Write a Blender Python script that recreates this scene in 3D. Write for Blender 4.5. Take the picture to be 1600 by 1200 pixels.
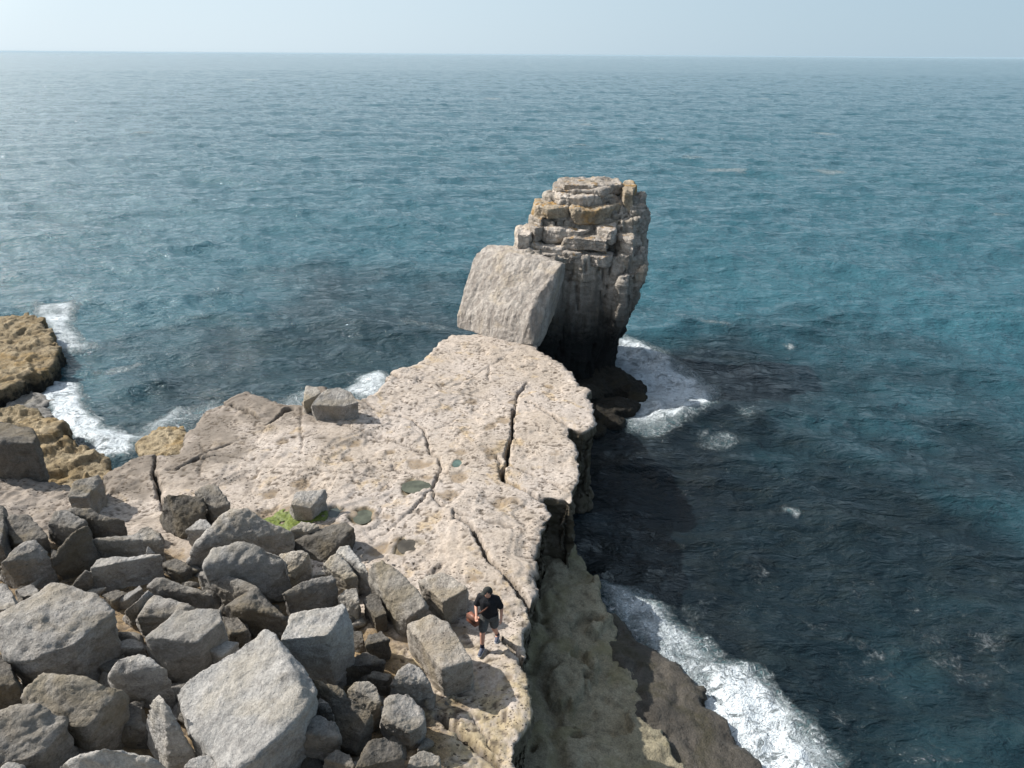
import bpy, bmesh, math, random
import numpy as np
from mathutils import Vector, Matrix

# ------------------------------------------------------------------ camera, light, exposure
for o in list(bpy.data.objects):
    bpy.data.objects.remove(o)
S = bpy.context.scene
C = S.collection
LEDGE = 3.4                      # height of the rock platform above the sea
CAM = np.array([0.0, 0.0, 15.8]) # a drone, about 12.4 m above the platform
PITCH, ROLL, FPX = math.radians(24.9), 0.0066, 1110.0
cp, sp = math.cos(PITCH), math.sin(PITCH)
FWD = np.array([0, cp, -sp]); UP0 = np.array([0, sp, cp]); RT0 = np.array([1.0, 0, 0])
RT = RT0 * math.cos(ROLL) + UP0 * math.sin(ROLL)
UP = UP0 * math.cos(ROLL) - RT0 * math.sin(ROLL)
cam = bpy.data.cameras.new('camera'); cam.sensor_width = 36.0; cam.lens = 36.0 * FPX / 1600.0
cam.clip_start = 0.1; cam.clip_end = 60000
camo = bpy.data.objects.new('camera', cam); C.objects.link(camo)
M = Matrix.Identity(4)
for i in range(3):
    M[i][0], M[i][1], M[i][2], M[i][3] = RT[i], UP[i], -FWD[i], CAM[i]
camo.matrix_world = M
S.camera = camo

HAZE_A, HAZE_B = (4.9, 6.8, 8.3, 1), (10.0, 11.6, 12.7, 1)
SUN_EL, SUN_AZ = math.radians(42.5), math.radians(14)   # azimuth: from the left (-x), swung towards the far side
sdir = Vector((-math.cos(SUN_AZ) * math.cos(SUN_EL), math.sin(SUN_AZ) * math.cos(SUN_EL), math.sin(SUN_EL)))
w = bpy.data.worlds.new('World'); S.world = w; w.use_nodes = True
nt = w.node_tree; nt.nodes.clear()
sky = nt.nodes.new('ShaderNodeTexSky'); sky.sky_type = 'NISHITA'; sky.sun_disc = False
sky.sun_elevation = SUN_EL; sky.sun_rotation = math.atan2(sdir.x, sdir.y)
sky.altitude = 0; sky.air_density = 1.0; sky.dust_density = 0.6; sky.ozone_density = 3.0
bg = nt.nodes.new('ShaderNodeBackground'); bg.inputs['Strength'].default_value = 0.066
wo = nt.nodes.new('ShaderNodeOutputWorld')
# marine haze: the sky pales evenly towards the horizon, all the way round, a little more on the sun's side
wt = nt.nodes.new('ShaderNodeTexCoord'); wx = nt.nodes.new('ShaderNodeSeparateXYZ'); nt.links.new(wt.outputs['Generated'], wx.inputs[0])
hz = nt.nodes.new('ShaderNodeMapRange'); hz.interpolation_type = 'SMOOTHERSTEP'
nt.links.new(wx.outputs[2], hz.inputs[0]); hz.inputs[1].default_value = -0.05; hz.inputs[2].default_value = 0.68; hz.inputs[3].default_value = 0.88; hz.inputs[4].default_value = 0.25
dt = nt.nodes.new('ShaderNodeVectorMath'); dt.operation = 'DOT_PRODUCT'; nt.links.new(wt.outputs['Generated'], dt.inputs[0]); dt.inputs[1].default_value = tuple(sdir)
gl = nt.nodes.new('ShaderNodeMapRange'); gl.interpolation_type = 'SMOOTHERSTEP'; nt.links.new(dt.outputs['Value'], gl.inputs[0]); gl.inputs[1].default_value = -0.6; gl.inputs[2].default_value = 1.0
hc = nt.nodes.new('ShaderNodeMix'); hc.data_type = 'RGBA'; hc.inputs[6].default_value = HAZE_A; hc.inputs[7].default_value = HAZE_B
nt.links.new(gl.outputs[0], hc.inputs[0])
au = nt.nodes.new('ShaderNodeMapRange'); au.interpolation_type = 'SMOOTHERSTEP'; nt.links.new(dt.outputs['Value'], au.inputs[0]); au.inputs[1].default_value = 0.50; au.inputs[2].default_value = 1.02
ac = nt.nodes.new('ShaderNodeMix'); ac.data_type = 'RGBA'; nt.links.new(au.outputs[0], ac.inputs[0]); nt.links.new(hc.outputs[2], ac.inputs[6]); ac.inputs[7].default_value = (52, 51, 48, 1)   # bright aureole of the hazy sun
mx = nt.nodes.new('ShaderNodeMix'); mx.data_type = 'RGBA'; nt.links.new(hz.outputs[0], mx.inputs[0]); nt.links.new(sky.outputs[0], mx.inputs[6]); nt.links.new(ac.outputs[2], mx.inputs[7])
nt.links.new(mx.outputs[2], bg.inputs[0]); nt.links.new(bg.outputs[0], wo.inputs[0])
sun = bpy.data.lights.new('sun', 'SUN'); sun.energy = 5.0; sun.angle = math.radians(0.6); sun.color = (1.0, 0.955, 0.88)
suno = bpy.data.objects.new('sun', sun); C.objects.link(suno); suno.location = (-30, 10, 40)
suno.rotation_euler = (-sdir).to_track_quat('-Z', 'Y').to_euler()
vs = S.view_settings
vs.view_transform = 'Standard'; vs.look = 'None'; vs.gamma = 1; vs.use_curve_mapping = False; vs.exposure = 0.36
S.cycles.max_bounces = 6; S.cycles.diffuse_bounces = 2; S.cycles.glossy_bounces = 3
S.cycles.volume_bounces = 0

# ------------------------------------------------------------------ survey helpers
def ray(px, py):
    d = FWD + RT * ((px - 800) / FPX) - UP * ((py - 600) / FPX)
    return d
def at_z(px, py, z):
    d = ray(px, py); t = (z - CAM[2]) / d[2]
    return CAM + d * t
def at_y(px, py, Y):
    d = ray(px, py); t = Y / d[1]
    return CAM + d * t
def rise(x, y):
    t = np.maximum(0, -0.55 * x - 0.83 * y + 8.5)
    return np.minimum(0.17 * t, 1.6)
def ground(x, y):
    return LEDGE + rise(x, y)
def at_g(px, py, h):
    z = LEDGE + h
    for _ in range(6):
        p = at_z(px, py, z); z = ground(p[0], p[1]) + h
    return at_z(px, py, z)

# ------------------------------------------------------------------ noise
def _hash(ix, iy, iz, seed):
    n = (ix * 374761393 + iy * 668265263 + iz * 1274126177 + seed * 144665) & 0xFFFFFFFF
    n = ((n ^ (n >> 13)) * 1274126177) & 0xFFFFFFFF
    n = ((n ^ (n >> 16)) * 668265263) & 0xFFFFFFFF
    return n ^ (n >> 15)
_G = np.array([(1,1,0),(-1,1,0),(1,-1,0),(-1,-1,0),(1,0,1),(-1,0,1),(1,0,-1),(-1,0,-1),(0,1,1),(0,-1,1),(0,1,-1),(0,-1,-1)], float)
def perlin(p, seed=0):
    p = np.asarray(p, float); i = np.floor(p).astype(np.int64); f = p - i
    u = f * f * f * (f * (f * 6 - 15) + 10)
    out = np.zeros(len(p))
    for dx in (0, 1):
        wx = u[:, 0] if dx else 1 - u[:, 0]
        for dy in (0, 1):
            wy = u[:, 1] if dy else 1 - u[:, 1]
            for dz in (0, 1):
                wz = u[:, 2] if dz else 1 - u[:, 2]
                g = _G[_hash(i[:, 0] + dx, i[:, 1] + dy, i[:, 2] + dz, seed) % 12]
                out += wx * wy * wz * (g[:, 0] * (f[:, 0] - dx) + g[:, 1] * (f[:, 1] - dy) + g[:, 2] * (f[:, 2] - dz))
    return out
def fbm(p, seed=0, octv=3, gain=0.5):
    a, s, o = 1.0, 1.0, 0
    for k in range(octv):
        o = o + a * perlin(p * s, seed + k * 17); a *= gain; s *= 2.03
    return o
def sstep(a, b, x):
    t = np.clip((x - a) / (b - a), 0, 1); return t * t * (3 - 2 * t)
def poly_dist(P, pts, closed=True):
    """distance of points P (n,2) to a polyline; positive inside when closed"""
    pts = np.asarray(pts, float); n = len(pts); d = np.full(len(P), 1e9); ins = np.zeros(len(P), bool)
    for k in range(n if closed else n - 1):
        a, b = pts[k], pts[(k + 1) % n]; e = b - a; L = e @ e + 1e-12
        t = np.clip(((P - a) @ e) / L, 0, 1); q = P - a - t[:, None] * e
        d = np.minimum(d, q[:, 0] ** 2 + q[:, 1] ** 2)
        if closed:
            c = (a[1] > P[:, 1]) != (b[1] > P[:, 1])
            xs = a[0] + (P[:, 1] - a[1]) * (b[0] - a[0]) / (b[1] - a[1] + 1e-12)
            ins ^= c & (P[:, 0] < xs)
    d = np.sqrt(d)
    return np.where(ins, d, -d) if closed else d

# ------------------------------------------------------------------ object helpers
def tag(o, label=None, cat=None, group=None, kind=None):
    if label: o['label'] = label
    if cat: o['category'] = cat
    if group: o['group'] = group
    if kind: o['kind'] = kind
    return o
def empty(name, loc=(0, 0, 0), rz=0):
    o = bpy.data.objects.new(name, None); C.objects.link(o); o.location = loc; o.rotation_euler = (0, 0, rz)
    o.empty_display_size = 0.2
    return o
def mesh_obj(name, V, F, mat, parent=None, smooth=True, loc=None, attrs=None):
    me = bpy.data.meshes.new(name)
    V = np.asarray(V, np.float32)
    if isinstance(F, np.ndarray):
        me.vertices.add(len(V)); me.vertices.foreach_set('co', V.ravel())
        nf, k = F.shape
        me.loops.add(nf * k); me.loops.foreach_set('vertex_index', F.ravel().astype(np.int32))
        me.polygons.add(nf); me.polygons.foreach_set('loop_start', np.arange(0, nf * k, k, dtype=np.int32))
        me.polygons.foreach_set('loop_total', np.full(nf, k, np.int32))
        me.update(calc_edges=True)
    else:
        me.from_pydata([tuple(map(float, v)) for v in V], [], [tuple(map(int, f)) for f in F]); me.update()
    if attrs:
        for an, av in attrs.items():
            a = me.attributes.new(an, 'FLOAT', 'POINT'); a.data.foreach_set('value', np.asarray(av, np.float32))
    if smooth: me.polygons.foreach_set('use_smooth', np.ones(len(me.polygons), bool))
    if mat: me.materials.append(mat)
    o = bpy.data.objects.new(name, me); C.objects.link(o)
    if parent: o.parent = parent
    if loc is not None: o.location = loc
    return o
def bm_obj(name, bm, mat, parent=None, smooth=True):
    me = bpy.data.meshes.new(name); bm.normal_update(); bm.to_mesh(me); bm.free()
    if smooth: me.polygons.foreach_set('use_smooth', np.ones(len(me.polygons), bool))
    if mat: me.materials.append(mat)
    o = bpy.data.objects.new(name, me); C.objects.link(o)
    if parent: o.parent = parent
    return o

# ------------------------------------------------------------------ material helpers
class NT:
    def __init__(s, name):
        s.m = bpy.data.materials.new(name); s.m.use_nodes = True; s.t = s.m.node_tree; s.t.nodes.clear()
        s.out = s.t.nodes.new('ShaderNodeOutputMaterial'); s.b = s.t.nodes.new('ShaderNodeBsdfPrincipled')
        s.t.links.new(s.b.outputs[0], s.out.inputs[0]); s.tc = s.t.nodes.new('ShaderNodeTexCoord')
    def n(s, typ, **kw):
        nd = s.t.nodes.new(typ)
        for k, v in kw.items():
            if k.startswith('i_'):
                s.put(nd.inputs[k[2:].replace('_', ' ')], v)
            else: setattr(nd, k, v)
        return nd
    def put(s, sock, v):
        if hasattr(v, 'is_output') or hasattr(v, 'links'): s.t.links.new(v, sock)
        else: sock.default_value = v
    def coord(s, scale=(1, 1, 1), rot=(0, 0, 0), src=None):
        m = s.n('ShaderNodeMapping'); s.t.links.new(src or s.tc.outputs['Object'], m.inputs[0])
        m.inputs['Scale'].default_value = scale; m.inputs['Rotation'].default_value = rot
        return m.outputs[0]
    def noise(s, co, scale, detail=4, rough=0.55, dist=0.0):
        nd = s.n('ShaderNodeTexNoise'); s.t.links.new(co, nd.inputs['Vector'])
        nd.inputs['Scale'].default_value = scale; nd.inputs['Detail'].default_value = detail
        nd.inputs['Roughness'].default_value = rough; nd.inputs['Distortion'].default_value = dist
        return nd.outputs['Fac']
    def voro(s, co, scale, feat='F1', rnd=1.0):
        nd = s.n('ShaderNodeTexVoronoi', feature=feat); s.t.links.new(co, nd.inputs['Vector'])
        nd.inputs['Scale'].default_value = scale; nd.inputs['Randomness'].default_value = rnd
        return nd.outputs['Distance']
    def ramp(s, x, a, b, lo=0.0, hi=1.0):
        nd = s.n('ShaderNodeMapRange', interpolation_type='SMOOTHSTEP'); s.put(nd.inputs[0], x)
        s.put(nd.inputs[1], a); s.put(nd.inputs[2], b); s.put(nd.inputs[3], lo); s.put(nd.inputs[4], hi)
        return nd.outputs[0]
    def math(s, op, a, b=None, clamp=False):
        nd = s.n('ShaderNodeMath', operation=op, use_clamp=clamp); s.put(nd.inputs[0], a)
        if b is not None: s.put(nd.inputs[1], b)
        return nd.outputs[0]
    def mix(s, f, a, b, mode='MIX'):
        nd = s.n('ShaderNodeMix', data_type='RGBA', blend_type=mode)
        s.put(nd.inputs[0], f)
        for k, v in ((6, a), (7, b)):
            if isinstance(v, tuple): v = (*v, 1) if len(v) == 3 else v
            s.put(nd.inputs[k], v)
        return nd.outputs[2]
    def attr(s, name):
        return s.n('ShaderNodeAttribute', attribute_name=name).outputs['Fac']
    def bump(s, h, dist, strength=1.0, prev=None):
        nd = s.n('ShaderNodeBump'); nd.inputs['Distance'].default_value = dist; nd.inputs['Strength'].default_value = strength
        s.put(nd.inputs['Height'], h)
        if prev is not None: s.t.links.new(prev, nd.inputs['Normal'])
        return nd.outputs[0]
    def fin(s, col, rough=0.85, spec=0.3, normal=None):
        if isinstance(col, tuple): col = (*col, 1) if len(col) == 3 else col
        s.put(s.b.inputs['Base Color'], col); s.put(s.b.inputs['Roughness'], rough)
        s.b.inputs['Specular IOR Level'].default_value = spec
        if normal is not None: s.t.links.new(normal, s.b.inputs['Normal'])
        return s.m
def plain(name, col, rough=0.7, spec=0.3, var=0.12, scale=25):
    m = NT(name); n = m.noise(m.coord(), scale, 4)
    k = m.ramp(n, 0.3, 0.7, 1 - var, 1 + var)
    c = m.mix(1.0, col, m.n('ShaderNodeCombineColor', i_Red=k, i_Green=k, i_Blue=k).outputs[0], 'MULTIPLY')
    return m.fin(c, rough, spec, m.bump(n, 0.003))

def rock_mat(name, pale, mid, dark, stain=None, stain_amt=0.5, scale=1.0, strat=0.0, lichen=None, low=None, bumps=1.0, pits=0.5, rnd=True, streak=None):
    """weathered limestone; low = colour and heights of the black tidal band; on the stack painted shade too"""
    m = NT(name); co = m.coord()
    big = m.noise(co, 0.9 * scale, 5, 0.6, 0.4); med = m.noise(co, 4.0 * scale, 6, 0.65); fine = m.noise(co, 22 * scale, 5, 0.7)
    c = m.mix(m.ramp(big, 0.32, 0.68), mid, pale)
    c = m.mix(m.ramp(med, 0.42, 0.72, 0, 0.75), c, dark)
    fk = m.ramp(fine, 0.25, 0.75, 0.68, 1.22)
    c = m.mix(1.0, c, m.n('ShaderNodeCombineColor', i_Red=fk, i_Green=fk, i_Blue=fk).outputs[0], 'MULTIPLY')
    vein = m.noise(m.coord((1, 1, 1), (0.6, 0.3, 0.9)), 2.2 * scale, 7, 0.75, 1.2)
    c = m.mix(m.math('MULTIPLY', m.ramp(m.math('ABSOLUTE', m.math('SUBTRACT', vein, 0.5)), 0.0, 0.03, 1, 0), 0.35), c, dark)
    if stain:
        st = m.noise(m.coord((1, 1, 1), (1.1, 0, 0.4)), 0.75 * scale, 4, 0.6, 0.6)
        c = m.mix(m.math('MULTIPLY', m.ramp(st, 0.48, 0.66), stain_amt), c, stain)
    if streak:
        sk = m.noise(m.coord(streak[0], streak[1]), 1.0, 5, 0.65, 0.3)
        c = m.mix(m.ramp(sk, 0.46, 0.66, 0, 0.8), c, dark); c = m.mix(m.ramp(sk, 0.30, 0.44, 0.45, 0), c, tuple(min(1, 1.15 * q) for q in pale))
    if lichen:
        geo = m.n('ShaderNodeNewGeometry'); sx = m.n('ShaderNodeSeparateXYZ'); m.t.links.new(geo.outputs['Normal'], sx.inputs[0])
        ln = m.noise(co, 1.9 * scale, 6, 0.7, 0.5)
        f = m.math('MULTIPLY', m.ramp(ln, 0.54, 0.64), m.ramp(sx.outputs[2], 0.15, 0.6))
        c = m.mix(m.math('MULTIPLY', f, 0.85), c, lichen)
    if rnd:
        oi = m.n('ShaderNodeObjectInfo'); rk = m.ramp(oi.outputs['Random'], 0, 1, 0.8, 1.2)
        c = m.mix(1.0, c, m.n('ShaderNodeCombineColor', i_Red=rk, i_Green=rk, i_Blue=rk).outputs[0], 'MULTIPLY')
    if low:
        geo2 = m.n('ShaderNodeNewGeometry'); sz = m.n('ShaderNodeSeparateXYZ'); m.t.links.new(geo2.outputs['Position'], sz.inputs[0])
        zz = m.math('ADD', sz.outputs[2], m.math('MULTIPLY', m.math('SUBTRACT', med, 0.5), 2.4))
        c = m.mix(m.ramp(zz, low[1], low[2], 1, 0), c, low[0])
    pit = m.ramp(m.voro(co, 13 * scale), 0.12, 0.3); pn = m.ramp(med, 0.45, 0.6)
    ph = m.math('MULTIPLY', m.math('SUBTRACT', 1.0, pit), pn)
    c = m.mix(m.math('MULTIPLY', ph, pits), c, tuple(0.45 * q for q in dark))
    nrm = m.bump(med, 0.11 * bumps / scale)
    nrm = m.bump(fine, 0.042 * bumps / scale, 1.0, nrm)
    nrm = m.bump(m.math('MULTIPLY', ph, -1), 0.02 * pits, 1.0, nrm)
    if strat:
        s2 = m.noise(m.coord((0.5, 0.5, 9)), 1.0, 5, 0.6)
        nrm = m.bump(s2, 0.14 * strat, 1.0, nrm)
    return m.fin(c, 0.92, 0.2, nrm)

GREY = rock_mat('grey_limestone', (0.40, 0.378, 0.352), (0.275, 0.259, 0.24), (0.14, 0.13, 0.12), (0.27, 0.225, 0.16), 0.45)
PALE = rock_mat('pale_limestone', (0.455, 0.44, 0.42), (0.355, 0.342, 0.326), (0.21, 0.20, 0.19), (0.42, 0.37, 0.29), 0.35, pits=0.2)
TAN = rock_mat('tan_limestone', (0.42, 0.388, 0.345), (0.30, 0.275, 0.242), (0.165, 0.15, 0.13), (0.28, 0.23, 0.15), 0.6)
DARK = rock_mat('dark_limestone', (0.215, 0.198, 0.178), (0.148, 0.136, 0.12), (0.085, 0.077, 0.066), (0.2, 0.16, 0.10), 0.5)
PITTED = rock_mat('pitted_limestone', (0.52, 0.475, 0.42), (0.42, 0.375, 0.325), (0.24, 0.205, 0.17), (0.33, 0.26, 0.16), 0.5, pits=0.9)
STACK = rock_mat('stack_limestone', (0.50, 0.455, 0.405), (0.36, 0.325, 0.285), (0.19, 0.165, 0.14), (0.34, 0.26, 0.15), 0.3, strat=0.8, low=((0.012, 0.012, 0.012), 2.4, 6.2), rnd=False, streak=((2.2, 2.2, 0.28), (0, 0, 0)))  # black band raised: tidal staining plus shade painted into the column colour
CAPR = rock_mat('cap_limestone', (0.56, 0.505, 0.45), (0.40, 0.355, 0.31), (0.20, 0.17, 0.145), (0.34, 0.26, 0.15), 0.4, strat=0.6, lichen=(0.34, 0.20, 0.065))
OCHRE = rock_mat('lichen_limestone', (0.46, 0.395, 0.31), (0.31, 0.255, 0.185), (0.16, 0.13, 0.10), (0.36, 0.20, 0.045), 0.75, strat=0.4, lichen=(0.42, 0.21, 0.03))
SLAB = rock_mat('slab_limestone', (0.50, 0.455, 0.41), (0.40, 0.36, 0.325), (0.25, 0.22, 0.195), (0.44, 0.36, 0.26), 0.5, pits=0.5, rnd=False, streak=((3.2, 3.2, 0.5), (0, 0.42, 0)))
WEED = rock_mat('seaweed_rock', (0.045, 0.04, 0.032), (0.028, 0.025, 0.02), (0.012, 0.011, 0.01), (0.05, 0.04, 0.02), 0.5, bumps=1.6, rnd=False)
# ------------------------------------------------------------------ terrain
def px_outline(pts, z):
    return [tuple(at_z(x, y, z)[:2]) for x, y in pts]
def heightfield(name, outline, zfun, res, bottom, mat, jag=0.12, seed=1, attrs=None, beds=0.12, under=0.0):
    """a rock shelf: gridded top cut exactly along its outline, and a bedded cliff face hung from that rim"""
    outline = np.array(outline); lo = outline.min(0) - 0.6; hi = outline.max(0) + 0.6
    def sdf(Q):
        s = poly_dist(Q, outline); k = np.abs(s) < 1.5
        s[k] += jag * 2.2 * fbm(np.c_[Q[k], np.zeros(k.sum())] * 1.1, seed, 4, 0.55)
        return s
    xs = np.arange(lo[0], hi[0], res); ys = np.arange(lo[1], hi[1], res)
    X, Y = np.meshgrid(xs, ys); P = np.stack([X.ravel(), Y.ravel()], 1)
    sw = sdf(P); nx = len(xs); g = np.arange(len(P)).reshape(len(ys), nx)
    F = np.stack([g[:-1, :-1], g[:-1, 1:], g[1:, 1:], g[1:, :-1]], -1).reshape(-1, 4)
    F = F[(sw[F] > -0.5 * res).sum(1) == 4]
    use = np.unique(F); idx = np.full(len(P), -1); idx[use] = np.arange(len(use)); F = idx[F]; P = P[use]; sw = sw[use]
    E = np.concatenate([F[:, [0, 1]], F[:, [1, 2]], F[:, [2, 3]], F[:, [3, 0]]]); n = len(P)
    key = np.minimum(E[:, 0], E[:, 1]).astype(np.int64) * n + np.maximum(E[:, 0], E[:, 1])
    _, inv, cnt = np.unique(key, return_inverse=True, return_counts=True); BE = E[cnt[inv] == 1]
    bv = np.unique(BE); e = 0.02
    for it in range(2):
        Q = P[bv]; s0 = sdf(Q)
        gx = (sdf(Q + [e, 0]) - sdf(Q - [e, 0])) / (2 * e); gy = (sdf(Q + [0, e]) - sdf(Q - [0, e])) / (2 * e)
        L = np.maximum(np.hypot(gx, gy), 0.3)
        st = np.clip(s0 / L, -1.2 * res, 1.2 * res)
        P[bv] = Q - np.c_[gx / L, gy / L] * st[:, None]
    out = -np.c_[gx, gy] / L[:, None]
    sw[bv] = 0
    z = zfun(P, sw); z = z - 0.06 * sstep(0.20, 0.0, np.maximum(sw, 0))
    V = np.c_[P, z]; nb = len(bv)
    h = z[bv] - bottom; rows = int(np.ceil(max(h.max(), 0.3) / max(0.085, res))); cols = [V[bv]]
    for r in range(1, rows + 1):
        t = r / rows; zz = z[bv] - h * t
        q = np.c_[P[bv], zz]
        o = beds * (np.round(2.2 * fbm(q * np.array([0.25, 0.25, 1.7]) + 3, seed + 5, 3)) / 2.2 * 0.8 + 0.7 * fbm(q * np.array([0.9, 0.9, 2.2]), seed + 7, 4, 0.6)) * min(1, r / 2.5)
        o = o - under * math.sin(math.pi * min(1, t * 1.1)) + 0.25 * beds * t
        cols.append(np.c_[P[bv] + out * o[:, None], zz + 0.04 * fbm(q * 2.0, seed + 13, 2) * min(1, r / 2)])
    nv = n; V = np.concatenate([V] + cols[1:]); bi = np.full(n, -1); bi[bv] = np.arange(nb)
    FW = []; a, b = BE[:, 0], BE[:, 1]
    ua, ub = a, b
    for r in range(rows):
        la, lb = nv + r * nb + bi[a], nv + r * nb + bi[b]
        FW.append(np.stack([ub, ua, la, lb], -1)); ua, ub = la, lb
    A = attrs(P, sw) if attrs else {}
    A = {k: np.concatenate([v] + [v[bv] * (0.6 if k in ('crack', 'pit') else 1)] * rows) for k, v in A.items()}
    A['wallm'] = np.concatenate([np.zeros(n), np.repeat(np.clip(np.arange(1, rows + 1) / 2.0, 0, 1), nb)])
    return tag(mesh_obj(name, V, np.concatenate([F] + FW), mat, attrs=A), kind='structure')

EDGE_BACK = [(708,519),(690,532),(660,557),(640,567),(613,574),(600,597),(586,611),(563,621),(530,622),(505,604),(478,603),(474,632),(450,631),(420,622),(382,608),(355,625),(320,640),(300,660),(285,676),(284,704),(245,706),(215,706),(200,716),(170,729),(163,746)]
EDGE_RIGHT = [(795,1200),(800,1165),(815,1142),(828,1120),(836,1100),(833,1088),(822,1030),(822,1000),(826,970),(829,945),(832,933),(836,905),(840,870),(845,832),(850,815),(858,797),(850,774),(866,776),(887,782),(896,779),(899,768),(900,740),(902,720),(900,700),(895,686),(882,664),(890,667),(905,673),(921,672),(932,661),(932,650),(920,620),(918,607),(905,598),(893,578),(870,562),(845,548),(835,536)]
out_ledge = px_outline(EDGE_BACK, LEDGE)
left_edge = px_outline([(163,765),(140,752),(110,743),(60,741),(0,739),(-90,738)], LEDGE + 0.25)
out_ledge += left_edge + [(-26, 20), (-26, 3.0), (2.0, 3.0), (0.6, 7.0)] + px_outline(EDGE_RIGHT, LEDGE) + px_outline([(780,522)], LEDGE)

def CR(pts, wd, dp): return (np.array(px_outline(pts, LEDGE)), wd, dp)
CRACKS = [
 CR([(803,640),(801,665),(800,680),(797,692),(793,702),(792,715),(790,725),(783,733),(786,742),(793,748),(812,757),(830,766),(852,774)], 0.045, 0.7),
 CR([(826,592),(812,608),(806,618),(807,630),(803,642)], 0.035, 0.15),
 CR([(720,812),(735,825),(745,840),(755,860),(765,878),(785,895),(800,908),(812,922),(822,935),(832,946)], 0.040, 0.45),
 CR([(674,762),(680,780),(695,790),(707,797),(710,810),(720,812)], 0.03, 0.15),
 CR([(560,622),(580,632),(600,640),(620,645),(645,654),(660,668),(667,680),(671,703),(685,712),(688,725),(683,745),(674,760)], 0.03, 0.18),
 CR([(674,762),(655,785),(640,797)], 0.028, 0.12), CR([(640,797),(625,808),(600,830),(580,840)], 0.025, 0.06),
 CR([(710,800),(760,815),(800,824)], 0.028, 0.08), CR([(640,795),(680,805),(722,816)], 0.025, 0.06),
 CR([(530,665),(560,672),(600,680),(625,690),(655,700),(671,703)], 0.04, 0.1),
 CR([(824,627),(845,640),(870,655),(884,665)], 0.05, 0.3),
 CR([(690,531),(722,536),(752,541)], 0.04, 0.12), CR([(660,563),(700,575),(742,588)], 0.03, 0.08),
 CR([(640,592),(690,602),(720,610),(762,618),(800,638)], 0.025, 0.06),
 CR([(765,568),(763,590)], 0.03, 0.08), CR([(690,610),(720,595),(765,570),(790,555)], 0.022, 0.05),
 CR([(245,704),(240,720),(240,735),(245,750),(247,770),(255,792)], 0.045, 0.4),
 CR([(345,627),(375,637),(405,652)], 0.05, 0.2), CR([(452,638),(436,648),(420,659)], 0.07, 0.35),
 CR([(470,638),(470,670),(472,708)], 0.03, 0.08), CR([(300,722),(340,712),(385,716)], 0.035, 0.1),
 CR([(258,737),(275,735),(312,716),(330,700),(362,690)], 0.04, 0.12), CR([(310,690),(322,712),(312,740)], 0.03, 0.08),
 CR([(400,727),(440,729),(480,732),(540,738),(610,738)], 0.025, 0.06), CR([(612,720),(615,726),(640,735),(655,748)], 0.03, 0.1),
 CR([(792,722),(830,735),(860,750),(888,764)], 0.03, 0.1), CR([(776,708),(783,733)], 0.03, 0.1),
 CR([(682,1120),(715,1148),(745,1172),(775,1196)], 0.06, 0.3), CR([(735,1110),(755,1150),(780,1185)], 0.03, 0.1),
 CR([(778,992),(800,1012),(818,1038),(830,1060)], 0.05, 0.25), CR([(610,578),(628,590),(652,591)], 0.06, 0.25),
 CR([(652,592),(690,604)], 0.03, 0.08), CR([(350,800),(420,795),(480,745)], 0.02, 0.04), CR([(670,900),(690,880)], 0.05, 0.1),
 CR([(560,665),(575,662),(590,650)], 0.02, 0.05), CR([(680,668),(700,660),(720,645)], 0.02, 0.05), CR([(692,790),(715,775)], 0.02, 0.05),
]
def EL(x, y, rx, ry):
    c = at_z(x, y, LEDGE); a = at_z(x + rx, y, LEDGE); b = at_z(x, y - ry, LEDGE)
    return (c[0], c[1], abs(a[0] - c[0]), abs(b[1] - c[1]))
POOLS = [EL(650,758,19,8), EL(567,805,12,9), EL(524,798,9,7), EL(637,850,13,10), EL(714,722,6,5)]
STAINS = [EL(790,783,24,13), EL(768,668,10,8), EL(787,657,13,7), EL(765,707,15,10), EL(545,713,10,6), EL(715,745,14,8), EL(655,718,20,8),
          EL(740,903,12,9), EL(470,752,14,7), EL(555,690,9,5), EL(665,742,11,6), EL(560,800,40,14), EL(800,625,8,5), EL(735,622,10,5), EL(860,600,8,5),
          EL(600,760,8,6), EL(715,705,14,6), EL(690,600,9,4), EL(420,770,16,8), EL(720,1110,26,16), EL(795,1060,12,9), EL(600,850,30,12), EL(870,705,10,6), EL(650,1005,30,15),
          EL(500,825,40,12), EL(430,800,40,12), EL(700,980,40,14), EL(700,770,20,9), EL(610,700,9,5), EL(520,700,8,5), EL(440,690,9,5), EL(400,740,10,5)]
def ellipses(P, L, seed, wob=0.35):
    n = fbm(np.c_[P, np.zeros(len(P))] * 1.7, seed, 3); o = np.full(len(P), -9.0)
    for cx, cy, rx, ry in L:
        r = np.sqrt(((P[:, 0] - cx) / rx) ** 2 + ((P[:, 1] - cy) / ry) ** 2)
        o = np.maximum(o, 1 - r + wob * 2 * n)
    return o                                        # > 0 inside
_cache = {}
def crack_fields(P):
    P3 = np.c_[P, np.zeros(len(P))]
    wx = 0.09 * fbm(P3 * 2.1, 31, 3, 0.6); wy = 0.09 * fbm(P3 * 2.1, 47, 3, 0.6); Q = P + np.c_[wx, wy]
    depth = np.zeros(len(P)); dark = np.zeros(len(P)); wn = 1 + 0.9 * fbm(P3 * 1.3, 71, 2)
    for pl, wd, dp in CRACKS:
        lo, hi = pl.min(0) - 0.6, pl.max(0) + 0.6
        k = np.nonzero((Q > lo).all(1) & (Q < hi).all(1))[0]
        if len(k) == 0: continue
        d = poly_dist(Q[k], pl, False); ww = wd * np.clip(wn[k], 0.35, 2)
        c = np.clip(1.6 - d / np.maximum(ww, 0.02), 0, 1)
        depth[k] = np.maximum(depth[k], dp * c); dark[k] = np.maximum(dark[k], np.clip(1.5 - d / np.maximum(ww, 0.03), 0, 1) * min(1, 0.35 + dp * 1.6))
    return depth, dark
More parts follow.
